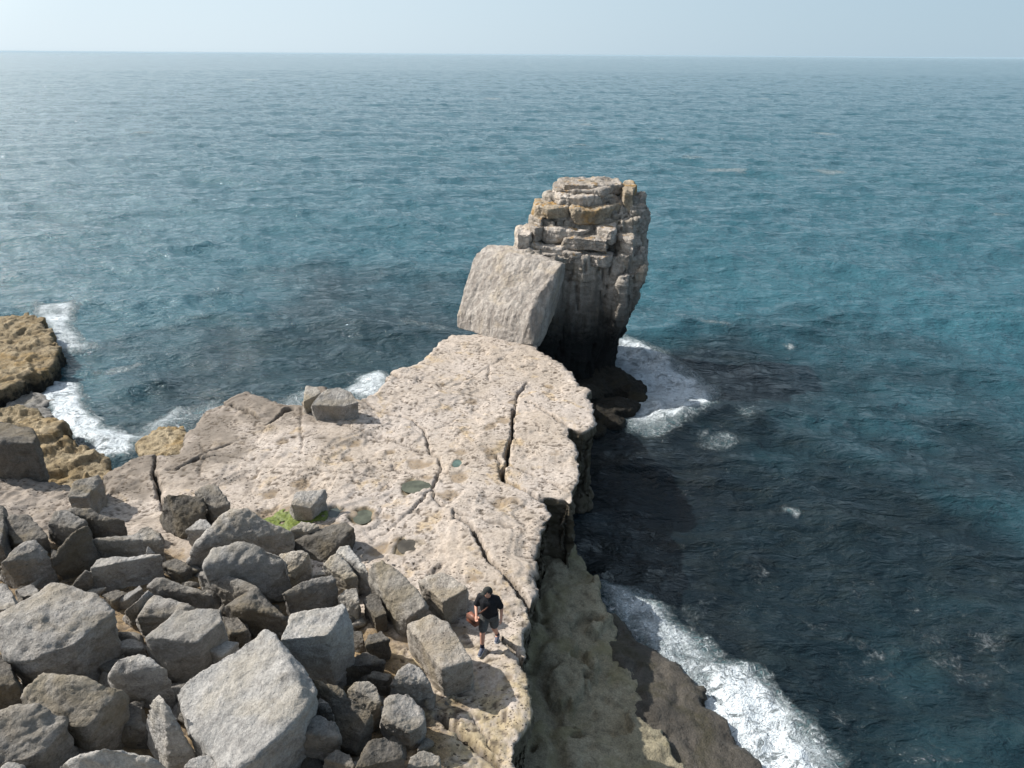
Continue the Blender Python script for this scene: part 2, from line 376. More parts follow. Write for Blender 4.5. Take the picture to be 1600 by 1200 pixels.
def ledge_z(P, sw):
    P3 = np.c_[P, np.zeros(len(P))]
    z = ground(P[:, 0], P[:, 1])
    z = z + 0.11 * perlin(P3 * 0.33, 3) + 0.03 * fbm(P3 * 1.1, 5, 3) + 0.005 * fbm(P3 * 4.5, 8, 2)
    # a thin upper bed peels off in low irregular steps
    st = fbm(P3 * 0.28 + 7.7, 12, 4, 0.55); z = z - 0.05 * sstep(0.02, 0.05, st) - 0.05 * sstep(0.16, 0.19, st) + 0.04 * sstep(-0.16, -0.19, st)
    rough = sstep(0.1, -1.2, P[:, 0] + 11.8 + 0 * P[:, 1])   # the ground beyond the left crack is coarser
    z = z + rough * (0.10 * fbm(P3 * 1.9, 21, 4, 0.6))
    # the field of small solution pits
    c = sstep(-0.15, 0.25, fbm(P3 * 0.9, 40, 2))
    pit = sstep(0.24, 0.40, perlin(P3 * np.array([5.0, 6.5, 1]), 41)) * (0.35 + 0.65 * c); pit2 = sstep(0.22, 0.45, perlin(P3 * np.array([8.5, 9.5, 1]), 43)) * (0.3 + 0.7 * c)
    z = z - 0.022 * pit - 0.022 * pit2
    dp, dk = crack_fields(P)
    pool = ellipses(P, POOLS, 60, 0.75); stn = ellipses(P, STAINS, 61, 0.5)
    z = z - 0.03 * sstep(0, 0.4, stn)
    zp = LEDGE - 0.06
    z = np.maximum(z, np.where(pool > -1.6, LEDGE - 0.045 + 0.02 * perlin(P3 * 3, 66), -9))
    k = sstep(-0.45, 0.25, pool); z = z * (1 - k) + (zp - 0.07) * k
    z = z - dp
    _cache['pit'] = np.maximum(pit, 0.9 * pit2); _cache['crack'] = dk; _cache['stain'] = sstep(-0.05, 0.5, stn); _cache['pool'] = sstep(-0.6, 0.1, pool)
    return z
HEAP = np.array(px_outline([(-60,860),(60,850),(140,835),(230,850),(330,870),(430,890),(520,920),(570,960),(640,1000),(665,1080),(690,1130),(690,1230),(-60,1230)], LEDGE + .3))
WEATHER = np.array(px_outline(EDGE_BACK[9:], LEDGE))
def ledge_attr(P, sw):
    P3 = np.c_[P, np.zeros(len(P))]
    d = poly_dist(P, WEATHER, False); n = fbm(P3 * 0.8, 90, 4, 0.6)
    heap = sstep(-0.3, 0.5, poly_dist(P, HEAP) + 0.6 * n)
    wea = sstep(3.2, 0.4, d + 2.2 * n) * sstep(0.5, -1, P[:, 0] + 3.5)
    left = sstep(0.0, -1.5, P[:, 0] + 11.6 + 1.5 * n)
    yel = sstep(13.5, 10.5, P[:, 1] + 3 * n) * 0.8
    return dict(pit=_cache['pit'], crack=_cache['crack'], stain=_cache['stain'], pool=_cache['pool'], weather=np.maximum(wea, 0.55 * left), yellow=yel, heap=heap)

m = NT('platform_limestone'); co = m.coord()
big = m.noise(co, 0.35, 5, 0.6, 0.3); med = m.noise(co, 2.2, 6, 0.65, 0.2); fine = m.noise(co, 14, 5, 0.7); vf = m.noise(co, 45, 3, 0.7)
c = m.mix(m.ramp(big, 0.35, 0.65), (0.40, 0.34, 0.285), (0.43, 0.378, 0.338))
c = m.mix(m.ramp(med, 0.5, 0.75, 0, 0.55), c, (0.28, 0.235, 0.19))
c = m.mix(m.ramp(med, 0.28, 0.45, 0.55, 0), c, (0.49, 0.435, 0.38))
oc = m.noise(m.coord((1, 1, 1), (0, 0, 0.7)), 0.9, 5, 0.62, 0.5)
c = m.mix(m.ramp(oc, 0.56, 0.70, 0, 0.55), c, (0.43, 0.31, 0.16))
c = m.mix(m.math('MULTIPLY', m.attr('yellow'), m.ramp(med, 0.35, 0.6)), c, (0.40, 0.32, 0.19))
c = m.mix(m.math('MULTIPLY', m.attr('weather'), m.ramp(fine, 0.3, 0.6, 0.6, 1)), c, (0.185, 0.158, 0.132))
c = m.mix(m.math('MULTIPLY', m.attr('stain'), m.ramp(fine, 0.3, 0.6, 0.25, 0.8)), c, (0.20, 0.145, 0.085))
c = m.mix(m.math('MULTIPLY', m.attr('pool'), 0.8), c, (0.17, 0.135, 0.075))
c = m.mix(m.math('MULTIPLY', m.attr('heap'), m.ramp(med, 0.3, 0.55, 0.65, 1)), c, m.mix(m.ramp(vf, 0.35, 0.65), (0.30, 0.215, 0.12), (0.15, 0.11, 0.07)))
fk = m.ramp(fine, 0.25, 0.75, 0.72, 1.2)
c = m.mix(1.0, c, m.n('ShaderNodeCombineColor', i_Red=fk, i_Green=fk, i_Blue=fk).outputs[0], 'MULTIPLY')
gate = m.ramp(m.noise(m.coord((1, 1, 1), (0, 0, 1.3)), 1.3, 3), 0.38, 0.58)
sp = m.ramp(m.voro(m.coord((1, 1.5, 1)), 5.2), 0.13, 0.24, 1, 0); sp2 = m.ramp(m.voro(m.coord((1, 1.5, 1), (0, 0, .5)), 11), 0.14, 0.26, 1, 0)
wq = m.n('ShaderNodeMix', data_type='RGBA', blend_type='LINEAR_LIGHT'); wq.inputs[0].default_value = 0.06
wn = m.n('ShaderNodeTexNoise'); m.t.links.new(co, wn.inputs['Vector']); wn.inputs['Scale'].default_value = 7; m.t.links.new(co, wq.inputs[6]); m.t.links.new(wn.outputs['Color'], wq.inputs[7])
sp3 = m.ramp(m.voro(m.coord((0.75, 1.35, 1), (0, 0, .15), src=wq.outputs[2]), 3.0), 0.10, 0.17, 1, 0)
sp = m.math('MAXIMUM', m.math('MAXIMUM', m.math('MULTIPLY', sp, gate), m.math('MULTIPLY', sp3, m.ramp(big, 0.36, 0.52))), m.math('MULTIPLY', sp2, m.math('MULTIPLY', gate, 0.8)))
pt = m.math('MAXIMUM', m.attr('pit'), sp)
c = m.mix(m.math('MULTIPLY', pt, 0.9), c, (0.085, 0.066, 0.05))
c = m.mix(m.attr('crack'), c, (0.035, 0.028, 0.022))
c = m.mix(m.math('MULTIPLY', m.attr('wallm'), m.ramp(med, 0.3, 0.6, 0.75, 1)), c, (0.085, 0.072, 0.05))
nr = m.bump(med, 0.012); nr = m.bump(fine, 0.012, 1.0, nr); nr = m.bump(m.math('MULTIPLY', sp, -1), 0.025, 1.0, nr); nr = m.bump(vf, 0.006, 1.0, nr)
LEDGE_MAT = m.fin(c, 0.93, 0.15, nr)

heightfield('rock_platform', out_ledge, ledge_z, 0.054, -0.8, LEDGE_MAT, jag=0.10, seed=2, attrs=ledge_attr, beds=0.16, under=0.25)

SHELF = rock_mat('ochre_shelf_rock', (0.47, 0.385, 0.26), (0.36, 0.28, 0.17), (0.18, 0.14, 0.09), (0.37, 0.245, 0.10), 0.6, strat=0.2, pits=0.9, bumps=1.4, rnd=False, low=((0.03, 0.027, 0.022), 0.3, 1.25))
OLIVE = rock_mat('algae_stained_limestone', (0.42, 0.375, 0.275), (0.31, 0.275, 0.19), (0.16, 0.14, 0.10), (0.25, 0.225, 0.12), 0.6, pits=0.4, rnd=False)
WETR = rock_mat('wet_brown_rock', (0.115, 0.103, 0.088), (0.085, 0.076, 0.065), (0.045, 0.04, 0.034), (0.05, 0.045, 0.02), 0.5, pits=0.5, rnd=False)
WETR.node_tree.nodes['Principled BSDF'].inputs['Roughness'].default_value = 0.45
GREYL = rock_mat('low_grey_rock', (0.33, 0.315, 0.295), (0.22, 0.21, 0.195), (0.10, 0.095, 0.085), (0.2, 0.18, 0.14), 0.4, pits=0.6, rnd=False)

def shelf_z(base, seed, rough=0.12, slope=(0, 0), c=(0, 0), step=0.0):
    def f(P, sw):
        P3 = np.c_[P, np.zeros(len(P))]
        z = base + slope[0] * (P[:, 0] - c[0]) + slope[1] * (P[:, 1] - c[1])
        z = z + rough * fbm(P3 * 0.9, seed, 5, 0.62)
        if step: z = z + step * (sstep(0.0, 0.04, fbm(P3 * 0.45, seed + 3, 4)) - 0.5)
        z = z - 0.5 * rough * sstep(0.15, 0.4, perlin(P3 * 4.3, seed + 6))
        return z
    return f
heightfield('far_shelf', px_outline([(-160,480),(0,490),(40,491),(62,498),(75,510),(80,530),(88,545),(80,560),(75,576),(40,591),(0,606),(-160,650)], 1.1), shelf_z(1.1, 101, 0.17, step=0.15), 0.09, -0.8, SHELF, 0.22, 4)
heightfield('grey_wave_cut_rock', px_outline([(-60,650),(5,628),(45,608),(70,612),(75,632),(95,668),(60,690),(-60,700)], 0.45), shelf_z(0.35, 111, 0.18), 0.08, -0.8, GREYL, 0.15, 5)
heightfield('low_shelf', px_outline([(-140,640),(0,640),(50,640),(74,650),(97,668),(112,686),(132,697),(155,702),(166,722),(172,740),(150,790),(-140,800)], 1.3), shelf_z(1.35, 121, 0.2, step=0.25), 0.08, -0.8, SHELF, 0.2, 6)
heightfield('yellow_rock_step', px_outline([(212,706),(218,688),(232,676),(248,664),(284,662),(292,676),(292,712),(240,722)], 2.5), shelf_z(2.5, 131, 0.13, step=0.1), 0.06, -0.8, SHELF, 0.12, 7)
def olive_z(P, sw):
    P3 = np.c_[P, np.zeros(len(P))]
    d = P[:, 0] - (0.9 - 0.03 * (P[:, 1] - 12))
    return 0.95 - 0.15 * np.clip(d, 0, 4.2) + 0.11 * fbm(P3 * 0.55, 140, 4, 0.5) + 0.03 * fbm(P3 * 2.5, 144, 4) - 0.3 * sstep(0.06, 0.12, fbm(P3 * 0.5 + 3, 147, 4)) - 0.06 * sstep(0.2, 0.45, perlin(P3 * 2.6, 149)) - 0.18 * np.exp(-((d - 0.15 - 0.5 * fbm(P3 * 0.7, 151, 3)) / 0.2) ** 2) + 0.07 * (np.round(3 * fbm(P3 * 0.6 + 9, 152, 3)) / 3)
heightfield('olive_ledge', px_outline([(820,830),(856,838),(880,832),(898,850),(899,866),(925,880),(936,892),(938,930),(944,952),(968,980),(985,1010),(990,1050),(1015,1090),(1040,1130),(1060,1180),(1090,1260),(780,1260),(800,1100)], 0.6), olive_z, 0.06, -0.8, OLIVE, 0.14, 8)
def wet_z(P, sw):
    P3 = np.c_[P, np.zeros(len(P))]
    return 0.10 + 0.14 * np.clip(sw, 0, 2.5) + 0.09 * fbm(P3 * 0.8, 150, 5, 0.6) - 0.05 * sstep(0.15, 0.4, perlin(P3 * 3, 155))
heightfield('wet_rock_flat', px_outline([(930,930),(945,942),(962,960),(1000,992),(1060,1040),(1092,1072),(1122,1112),(1152,1152),(1192,1205),(1240,1270),(950,1270),(900,1000)], 0.15), wet_z, 0.07, -0.8, WETR, 0.15, 9)

# ------------------------------------------------------------------ sea
def ocean_tile(L, N, wind, wdir, std, seed, small=0.05, spread=2):
    rng = np.random.default_rng(seed)
    k1 = 2 * np.pi * np.fft.fftfreq(N, L / N); KX, KY = np.meshgrid(k1, k1); K = np.hypot(KX, KY); K[0, 0] = 1e-6
    Lw = wind ** 2 / 9.81; c = (KX * wdir[0] + KY * wdir[1]) / K
    P = np.exp(-1 / (K * Lw) ** 2) / K ** 4 * np.abs(c) ** spread * np.where(c < 0, 0.25, 1) * np.exp(-(K * small) ** 2); P[0, 0] = 0
    h = (rng.normal(size=(N, N)) + 1j * rng.normal(size=(N, N))) * np.sqrt(P)
    H = np.fft.ifft2(h); z = H.real; s = std / z.std()
    dx = np.fft.ifft2(1j * KX / K * h).real * s; dy = np.fft.ifft2(1j * KY / K * h).real * s
    return L, N, z * s, dx, dy
def sample(tile, x, y, rot=0.0):
    L, N, z, dx, dy = tile; c, s = math.cos(rot), math.sin(rot)
    u = ((x * c + y * s) / L * N); v = ((-x * s + y * c) / L * N)
    i = np.floor(u).astype(int); j = np.floor(v).astype(int); fu, fv = u - i, v - j
    def b(a): 
        a00 = a[j % N, i % N]; a10 = a[j % N, (i + 1) % N]; a01 = a[(j + 1) % N, i % N]; a11 = a[(j + 1) % N, (i + 1) % N]
        return (a00 * (1 - fu) + a10 * fu) * (1 - fv) + (a01 * (1 - fu) + a11 * fu) * fv
    ddx, ddy = b(dx), b(dy)
    return b(z), ddx * c - ddy * s, ddx * s + ddy * c
T1 = ocean_tile(97.0, 512, 4.3, (-0.30, -0.95), 0.125, 3, 0.07, 2)
T2 = ocean_tile(31.0, 512, 2.6, (-0.1, -0.99), 0.052, 8, 0.02, 1)
T3 = ocean_tile(330.0, 256, 7.5, (-0.4, -0.9), 0.085, 5, 0.6, 3)
rs = [11.0]
while rs[-1] < 16000:
    r = rs[-1]; rs.append(r + (max(0.10, 0.0085 * r) if r < 800 else 0.02 * r))
rs = np.array(rs); th = np.linspace(-math.radians(62), math.radians(58), 640)
Rr, TH = np.meshgrid(rs, th, indexing='ij'); x = (Rr * np.sin(TH)).ravel(); y = (Rr * np.cos(TH)).ravel(); rr = Rr.ravel()
z1, a1, b1 = sample(T1, x, y); z2, a2, b2 = sample(T2, x, y, 0.3); z3, a3, b3 = sample(T3, x, y)
P = np.c_[x, y]; P3 = np.c_[x, y, np.zeros(len(x))]
FOAM = [  # patches of broken water: outline on the water, strength inside, falloff outside (m)
 ([(944,914),(962,918),(1000,942),(1025,962),(1055,985),(1080,1006),(1108,1044),(1136,1052),(1172,1075),(1200,1105),(1236,1132),(1266,1165),(1288,1210),(1195,1210),(1150,1150),(1092,1072),(1000,992),(962,960)], 1.25, 1.2),
 ([(1110,1052),(1160,1074),(1212,1122),(1248,1210),(1205,1210),(1150,1142)], 1.6, 1.2),
 ([(968,545),(1000,552),(1040,578),(1078,600),(1082,630),(1050,655),(1005,668),(990,640),(1003,612),(985,588),(970,575)], 1.4, 2.0),
 ([(66,604),(105,604),(122,628),(124,650),(150,672),(195,686),(212,692),(198,715),(170,722),(135,692),(98,664)], 1.7, 1.0),
 ([(72,485),(100,482),(104,500),(108,530),(135,545),(115,552),(92,548),(82,522)], 1.3, 1.4),
 ([(148,586),(205,572),(224,566),(210,574),(180,583)], 0.7, 0.7),
 ([(556,598),(590,588),(602,590),(598,605),(570,618),(552,612)], 1.4, 1.0), ([(440,630),(476,614),(478,640),(455,640)], 0.95, 0.9),
 ([(280,665),(300,640),(335,622),(330,640),(300,668)], 0.72, 0.9), ([(205,700),(230,676),(262,655),(285,640),(270,660),(225,700)], 1.1, 0.9),
 ([(1110,697),(1135,688),(1146,690),(1138,697)], 0.5, 1.3), ([(1150,650),(1180,644),(1195,655),(1165,658)], 0.5, 0.8), ([(1075,930),(1110,925),(1120,960),(1080,965),(1060,950)], 0.33, 1.5),
 ([(1220,798),(1240,803),(1238,807)], 1.0, 0.25), ([(1590,1100),(1600,1110),(1598,1150),(1592,1140)], 0.6, 0.5), ([(1520,975),(1560,990),(1550,998),(1525,990)], 0.3, 0.7),
 ([(1100,508),(1140,506),(1135,512)], 0.55, 1.0), ([(1230,538),(1242,540),(1238,544)], 0.7, 0.5), ([(1285,266),(1308,268),(1300,269)], 0.95, 2.2), ([(1118,266),(1150,267),(1140,268)], 0.8, 3.0),
 ([(1280,208),(1300,210),(1292,210)], 0.8, 3), ([(908,193),(920,194),(915,195)], 0.8, 3), ([(1185,154),(1200,154),(1195,155)], 0.7, 5), ([(765,153),(775,153),(770,155)], 0.8, 5), ([(384,124),(400,124),(392,126)], 0.9, 6),
 ([(1565,335),(1575,336),(1570,337)], 0.8, 2), ([(640,500),(700,515),(690,525),(650,512)], 0.45, 1.2), ([(780,1100),(1200,1300),(1100,1300)], 0.3, 1),
 ([(1240,1090),(1330,1130),(1380,1210),(1300,1210)], 0.24, 1.5), ([(1350,880),(1480,980),(1560,1060),(1500,1040),(1400,950)], 0.22, 2.5), ([(1200,930),(1290,1000),(1240,980)], 0.2, 1.6),
 ([(1072,1150),(1130,1150),(1165,1180),(1180,1210),(1100,1210)], 0.6, 0.8)]
foam = np.zeros(len(x)); warp = np.c_[fbm(P3 * 0.5, 201, 3), fbm(P3 * 0.5, 207, 3)]
for pts, st, fo in FOAM:
    pl = np.array(px_outline(pts, 0.0)); lo, hi = pl.min(0) - fo * 2, pl.max(0) + fo * 2
    k = np.nonzero((P > lo).all(1) & (P < hi).all(1))[0]
    if len(k) == 0: continue
    d = poly_dist(P[k] + 0.5 * min(fo, 1.2) * warp[k], pl)
    foam[k] = np.maximum(foam[k], st * sstep(-fo, 0.15, d))
zc = (z1 + z2 + z3); zc = zc / zc.std()
crest = sstep(1.9, 3.0, zc + 0.6 * fbm(P3 * 1.2, 251, 2)) * sstep(0.08, 0.35, fbm(P3 * np.array([0.035, 0.05, 1]), 255, 3)) * np.where(rr < 110, 0.0, 0.75)
foam = np.maximum(foam, crest)
fleck = sstep(0.25, 0.5, fbm(P3 * np.array([0.5, 0.9, 1]) + warp.mean() , 261, 4, 0.65)) * sstep(40, 18, rr) * sstep(3, 9, x) * 0.22
foam = np.maximum(foam, fleck)
coast = np.array(px_outline(EDGE_BACK[:8], 0.0))
kelp_shade = np.zeros(len(x))
for pts, st, fo in [([(880,720),(930,640),(1000,610),(1120,630),(1220,740),(1260,900),(1230,1120),(1100,1120),(880,860)], 1.0, 4.5), ([(985,585),(1080,562),(1250,560),(1370,585),(1390,650),(1300,720),(1000,660)], 0.88, 7), ([(900,700),(940,640),(985,600),(1080,575),(1250,600),(1340,660),(1450,780),(1520,900),(1560,1050),(1590,1210),(850,1210)], 0.95, 9), ([(250,640),(400,520),(560,470),(700,480),(720,560),(560,620),(420,640),(300,680)], 0.75, 9)]:  # kelp beds, plus water darkened in colour where stack and ledge cast shade
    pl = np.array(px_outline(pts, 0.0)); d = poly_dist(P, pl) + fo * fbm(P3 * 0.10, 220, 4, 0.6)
    kelp_shade = np.maximum(kelp_shade, st * sstep(-1.7 * fo, fo * 0.5, d))
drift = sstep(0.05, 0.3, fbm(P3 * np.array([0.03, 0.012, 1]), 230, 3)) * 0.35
kelp_shade = np.clip(kelp_shade, 0, 1)
z = z1 + z2 + z3 + 0.05 * np.clip(foam, 0, 1.2) * (1 + fbm(P3 * 2.2, 240, 3)) + 0.18 * np.clip(foam - 0.9, 0, 1) * (0.6 + fbm(P3 * 1.1, 243, 3))
V = np.c_[x + 1.15 * (a1 + a3) + 0.9 * a2, y + 1.15 * (b1 + b3) + 0.9 * b2, z]
nr_, nt_ = Rr.shape; g = np.arange(nr_ * nt_).reshape(nr_, nt_)
F = np.stack([g[:-1, :-1], g[:-1, 1:], g[1:, 1:], g[1:, :-1]], -1).reshape(-1, 4)[:, ::-1].copy()

m = NT('sea_water'); co = m.tc.outputs['Object']
far = m.ramp(m.noise(m.coord((0.02, 0.05, 1)), 1.0, 3), 0.35, 0.65)
deep = m.mix(far, (0.025, 0.090, 0.117), (0.029, 0.097, 0.123))
kw = m.noise(m.coord((0.5, 1.2, 1), (0, 0, -0.5)), 0.8, 6, 0.7, 1.5)
wc = m.mix(m.attr('kelp_shade'), deep, m.mix(m.ramp(kw, 0.42, 0.66), (0.0035, 0.0085, 0.012), (0.009, 0.0135, 0.0145)))
f1 = m.noise(m.coord((0.9, 1.5, 1), (0, 0, 0.35)), 1.7, 4, 0.6, 0.6); f2 = m.noise(m.coord((0.85, 1.6, 1), (0, 0, -0.2)), 5.5, 4, 0.6, 0.4); f3 = m.noise(m.coord((0.7, 1.7, 1), (0, 0, 0.1)), 0.35, 4, 0.6, 0.3)
f4 = m.noise(m.coord((0.7, 1.6, 1), (0, 0, 0.1)), 0.07, 4, 0.65, 0.3)
f5 = m.noise(m.coord((0.5, 1.6, 1), (0, 0, 0.05)), 0.016, 5, 0.7, 0.2)
nr = m.bump(f5, 3.0); nr = m.bump(f4, 1.3, 1.0, nr); nr = m.bump(f3, 0.6, 1.0, nr); nr = m.bump(f1, 0.22, 1.0, nr); nr = m.bump(f2, 0.05, 1.0, nr)
# foam: a web of strands where it is thin, solid and lumpy where it is thick
wv = m.n('ShaderNodeMix', data_type='RGBA', blend_type='LINEAR_LIGHT'); wv.inputs[0].default_value = 0.22
nz = m.n('ShaderNodeTexNoise'); m.t.links.new(co, nz.inputs['Vector']); nz.inputs['Scale'].default_value = 1.3; nz.inputs['Detail'].default_value = 4
m.t.links.new(co, wv.inputs[6]); m.t.links.new(nz.outputs['Color'], wv.inputs[7]); wco = wv.outputs[2]
v1 = m.voro(m.coord((1, 1, 0.2), src=wco), 1.5, 'DISTANCE_TO_EDGE'); v2 = m.voro(m.coord((1, 1, 0.2), src=wco), 4.2, 'DISTANCE_TO_EDGE')
v3 = m.noise(m.coord((1, 1.2, 1)), 2.6, 6, 0.75, 1.8)
web = m.math('MAXIMUM', m.math('MULTIPLY', m.math('MAXIMUM', m.ramp(v1, 0.0, 0.12, 1, 0), m.math('MULTIPLY', m.ramp(v2, 0.0, 0.16, 1, 0), 0.7)), m.ramp(v3, 0.36, 0.6)), m.ramp(m.math('ABSOLUTE', m.math('SUBTRACT', v3, 0.5)), 0.0, 0.035, 0.9, 0))
cl = m.noise(co, 0.9, 6, 0.7, 0.6); gr = m.noise(co, 7, 4, 0.7)
fa = m.attr('foam')
cl2 = m.noise(m.coord((1, 1, 1), (0, 0, 0.8)), 0.32, 4, 0.6, 0.8)
lev = m.math('ADD', m.math('MULTIPLY', fa, 1.0), m.math('ADD', m.math('ADD', m.math('MULTIPLY', m.math('SUBTRACT', cl, 0.5), 1.3), m.math('MULTIPLY', m.math('SUBTRACT', cl2, 0.5), 0.8)), m.math('MULTIPLY', m.math('SUBTRACT', gr, 0.5), 0.5)))
thin = m.math('MULTIPLY', m.ramp(lev, 0.25, 0.85), web); holes = m.ramp(m.noise(m.coord((1, 1.3, 1), (0, 0, -0.6)), 1.9, 5, 0.7, 1.4), 0.30, 0.47, 0.35, 1)
solid = m.math('MULTIPLY', m.ramp(lev, 0.74, 1.45), holes)
fm = m.math('MULTIPLY', m.math('MAXIMUM', thin, solid), m.ramp(fa, 0.02, 0.15), True)
milk = m.math('MULTIPLY', m.ramp(lev, 0.2, 1.0, 0, 0.5), m.ramp(fa, 0.05, 0.5))
wc = m.mix(milk, wc, (0.20, 0.33, 0.36))
wc = m.mix(fm, wc, (0.69, 0.75, 0.79))
nr = m.bump(m.math('MULTIPLY', fm, m.math('ADD', m.math('ADD', 0.3, gr), cl)), 0.14, 1.0, nr)
m.b.inputs['IOR'].default_value = 1.33
SEA = m.fin(wc, m.mix(fm, (0.06, 0.06, 0.06), (0.9, 0.9, 0.9)), 0.5, nr)
tag(mesh_obj('sea', V, F, SEA, attrs=dict(foam=foam, kelp_shade=kelp_shade)), kind='structure')
# ------------------------------------------------------------------ rocks: convex or joined hulls -> voxel surface -> weathering
JOBS = []
def rock_job(hulls, mat, vox, amp, seed, finish, strata=0.0, smooth=1, chip=0.0, fine=1.0, origin=None, flute=None, relax=.55):
    JOBS.append(dict(h=hulls, mat=mat, vox=vox, amp=amp, seed=seed, fin=finish, st=strata, sm=smooth, chip=chip, fine=fine, org=origin, fl=flute, rx=relax))
def run_jobs():
    tmp = []
    for j in JOBS:
        bm = bmesh.new(); rng = random.Random(j['seed'])
        for pts in j['h']:
            b2 = bmesh.new()
            for p in pts: b2.verts.new(tuple(map(float, p)))
            r = bmesh.ops.convex_hull(b2, input=b2.verts[:])
            bmesh.ops.delete(b2, geom=[v for v in b2.verts if not v.link_faces], context='VERTS')
            if j['chip']:                            # break off corners along random planes
                vs_ = [v.co.copy() for v in b2.verts]; c = sum(vs_, Vector()) / len(vs_)
                for _ in range(6):
                    v = rng.choice(vs_); d = (v - c); n = (d.normalized() + Vector((rng.uniform(-.5, .5), rng.uniform(-.5, .5), rng.uniform(-.4, .6)))).normalized()
                    s = max((q - c).dot(n) for q in vs_)
                    pc = c + n * (s - j['chip'] * rng.uniform(0.3, 1.0))
                    g = b2.verts[:] + b2.edges[:] + b2.faces[:]
                    res = bmesh.ops.bisect_plane(b2, geom=g, plane_co=pc, plane_no=n, clear_outer=True)
                    ed = [e for e in res['geom_cut'] if isinstance(e, bmesh.types.BMEdge)]
                    if ed: bmesh.ops.contextual_create(b2, geom=ed)
            bmesh.ops.recalc_face_normals(b2, faces=b2.faces[:])
            me = bpy.data.meshes.new('tmp'); b2.to_mesh(me); b2.free(); bm.from_mesh(me); bpy.data.meshes.remove(me)
        me = bpy.data.meshes.new('tmp'); bm.to_mesh(me); bm.free()
        o = bpy.data.objects.new('tmp', me); C.objects.link(o)
        md = o.modifiers.new('r', 'REMESH'); md.mode = 'VOXEL'; md.voxel_size = j['vox']
        tmp.append(o)
    dg = bpy.context.evaluated_depsgraph_get()
    for j, o in zip(JOBS, tmp):
        me = bpy.data.meshes.new_from_object(o.evaluated_get(dg))
        n = len(me.vertices); V = np.empty(n * 3, np.float32); me.vertices.foreach_get('co', V); V = V.reshape(-1, 3).astype(float)
        E = np.empty(len(me.edges) * 2, np.int32); me.edges.foreach_get('vertices', E); E = E.reshape(-1, 2)
        cnt = np.bincount(E.ravel(), minlength=n)[:, None]
        for _ in range(j['sm']):
            A = np.zeros((n, 3)); np.add.at(A, E[:, 0], V[E[:, 1]]); np.add.at(A, E[:, 1], V[E[:, 0]])
            V = V * (1 - j['rx']) + j['rx'] * A / np.maximum(cnt, 1)
        me.vertices.foreach_set('co', V.astype(np.float32).ravel()); me.update()
        N = np.empty(n * 3, np.float32); me.vertex_normals.foreach_get('vector', N); N = N.reshape(-1, 3)
        sd, a = j['seed'], j['amp']; ext = (V.max(0) - V.min(0)); sz = float(np.sort(ext)[1])
        off = np.array([sd * 3.17 % 50, sd * 1.31 % 50, sd * 2.71 % 50]); Q = V + off
        f0 = 1.3 / max(sz, 0.2)
        d = a * sz * 0.05 * fbm(Q * f0 * 1.1, sd, 2)
        bil = fbm(Q * f0 * 2.6, sd + 3, 3, 0.55)
        d += a * sz * 0.022 * (0.35 - np.abs(bil) * 1.4)                       # ridged breaks
        d += a * sz * 0.03 * np.round(fbm(Q * f0 * 2.0 + 5, sd + 7, 3) * 3.5) / 3.5 # stepped spalls
        d += j['fine'] * 0.010 * fbm(Q * 6.5, sd + 11, 3, 0.65)
        if j['st']:
            s = fbm(Q * np.array([0.6, 0.6, 5.0]), sd + 20, 3, 0.6); d += j['st'] * s
        if j['fl']:
            ax = np.array(j['fl'][0], float); ax /= np.linalg.norm(ax); al = (Q @ ax)[:, None] * ax
            d += j['fl'][1] * fbm((Q - al) * j['fl'][2] + al * j['fl'][2] * .1, sd + 31, 4, .6)
            if len(j['fl']) > 3:                          # open vertical joints
                jn = fbm((Q - al) * j['fl'][2] * .8 + al * j['fl'][2] * .12 + 9, sd + 37, 3, .6); d -= j['fl'][3] * sstep(.07, 0, np.abs(jn))
        V = V + N * d[:, None]
        org = np.array(j['org']) if j['org'] is not None else np.array([*(V[:, :2].mean(0)), V[:, 2].min()])
        me.vertices.foreach_set('co', (V - org).astype(np.float32).ravel())
        me.materials.clear(); me.materials.append(j['mat'])
        me.polygons.foreach_set('use_smooth', np.ones(len(me.polygons), bool)); me.update()
        j['fin'](me, org)
    for o in tmp:
        md = o.data; bpy.data.objects.remove(o); bpy.data.meshes.remove(md)
    JOBS.clear()

# --------------------------------------------------- the boulder heap on the platform
GROUP = 'boulders heaped on the rock platform'
SEED = [100]
def boulder(label, mat, h, top, foot=(), hf=0.0, chip=0.07, amp=1.0, strata=0.0, vox=None, sink=0.25, shrink=0.86, drop=True, group=GROUP):
    """top: outline (pixel survey points) of the upper faces, h: height of each over the ground; foot: visible bottom corners"""
    hs = h if isinstance(h, (list, tuple)) else [h] * len(top)
    if len(hs) != len(top): raise ValueError(label)
    T = [at_g(x, y, q * 1.12) for (x, y), q in zip(top, hs)]
    Fp = [at_g(x, y, hf) for x, y in foot]
    pts = T + Fp
    c = np.mean(T, 0)
    if drop:
        for t in T:
            q = c + (t - c) * shrink; q[2] = ground(q[0], q[1]) - sink; q[1] += 0.12 * max(0, t[2] - ground(t[0], t[1])); pts.append(q)
        for f in Fp:
            q = c + (f - c) * 0.92; q[2] = f[2] - sink; pts.append(q)
    A = np.array(pts); sz = float(np.sort(A.max(0) - A.min(0))[1])
    SEED[0] += 1; sd = SEED[0]
    def fin(me, org):
        o = bpy.data.objects.new('boulder', me); me.name = 'boulder'; C.objects.link(o); o.location = org
        tag(o, label, 'boulder', group)
    rock_job([pts], mat, vox or min(0.045, max(0.02, sz / 42)), amp, sd, fin, relax=.32, strata=strata, chip=chip * min(1, sz), fine=1.5, flute=((math.sin(sd * 2.1), math.cos(sd * 1.3), 0.6 * math.sin(sd)), .009 * min(2, sz), 2.6 / max(.5, min(2, sz))))

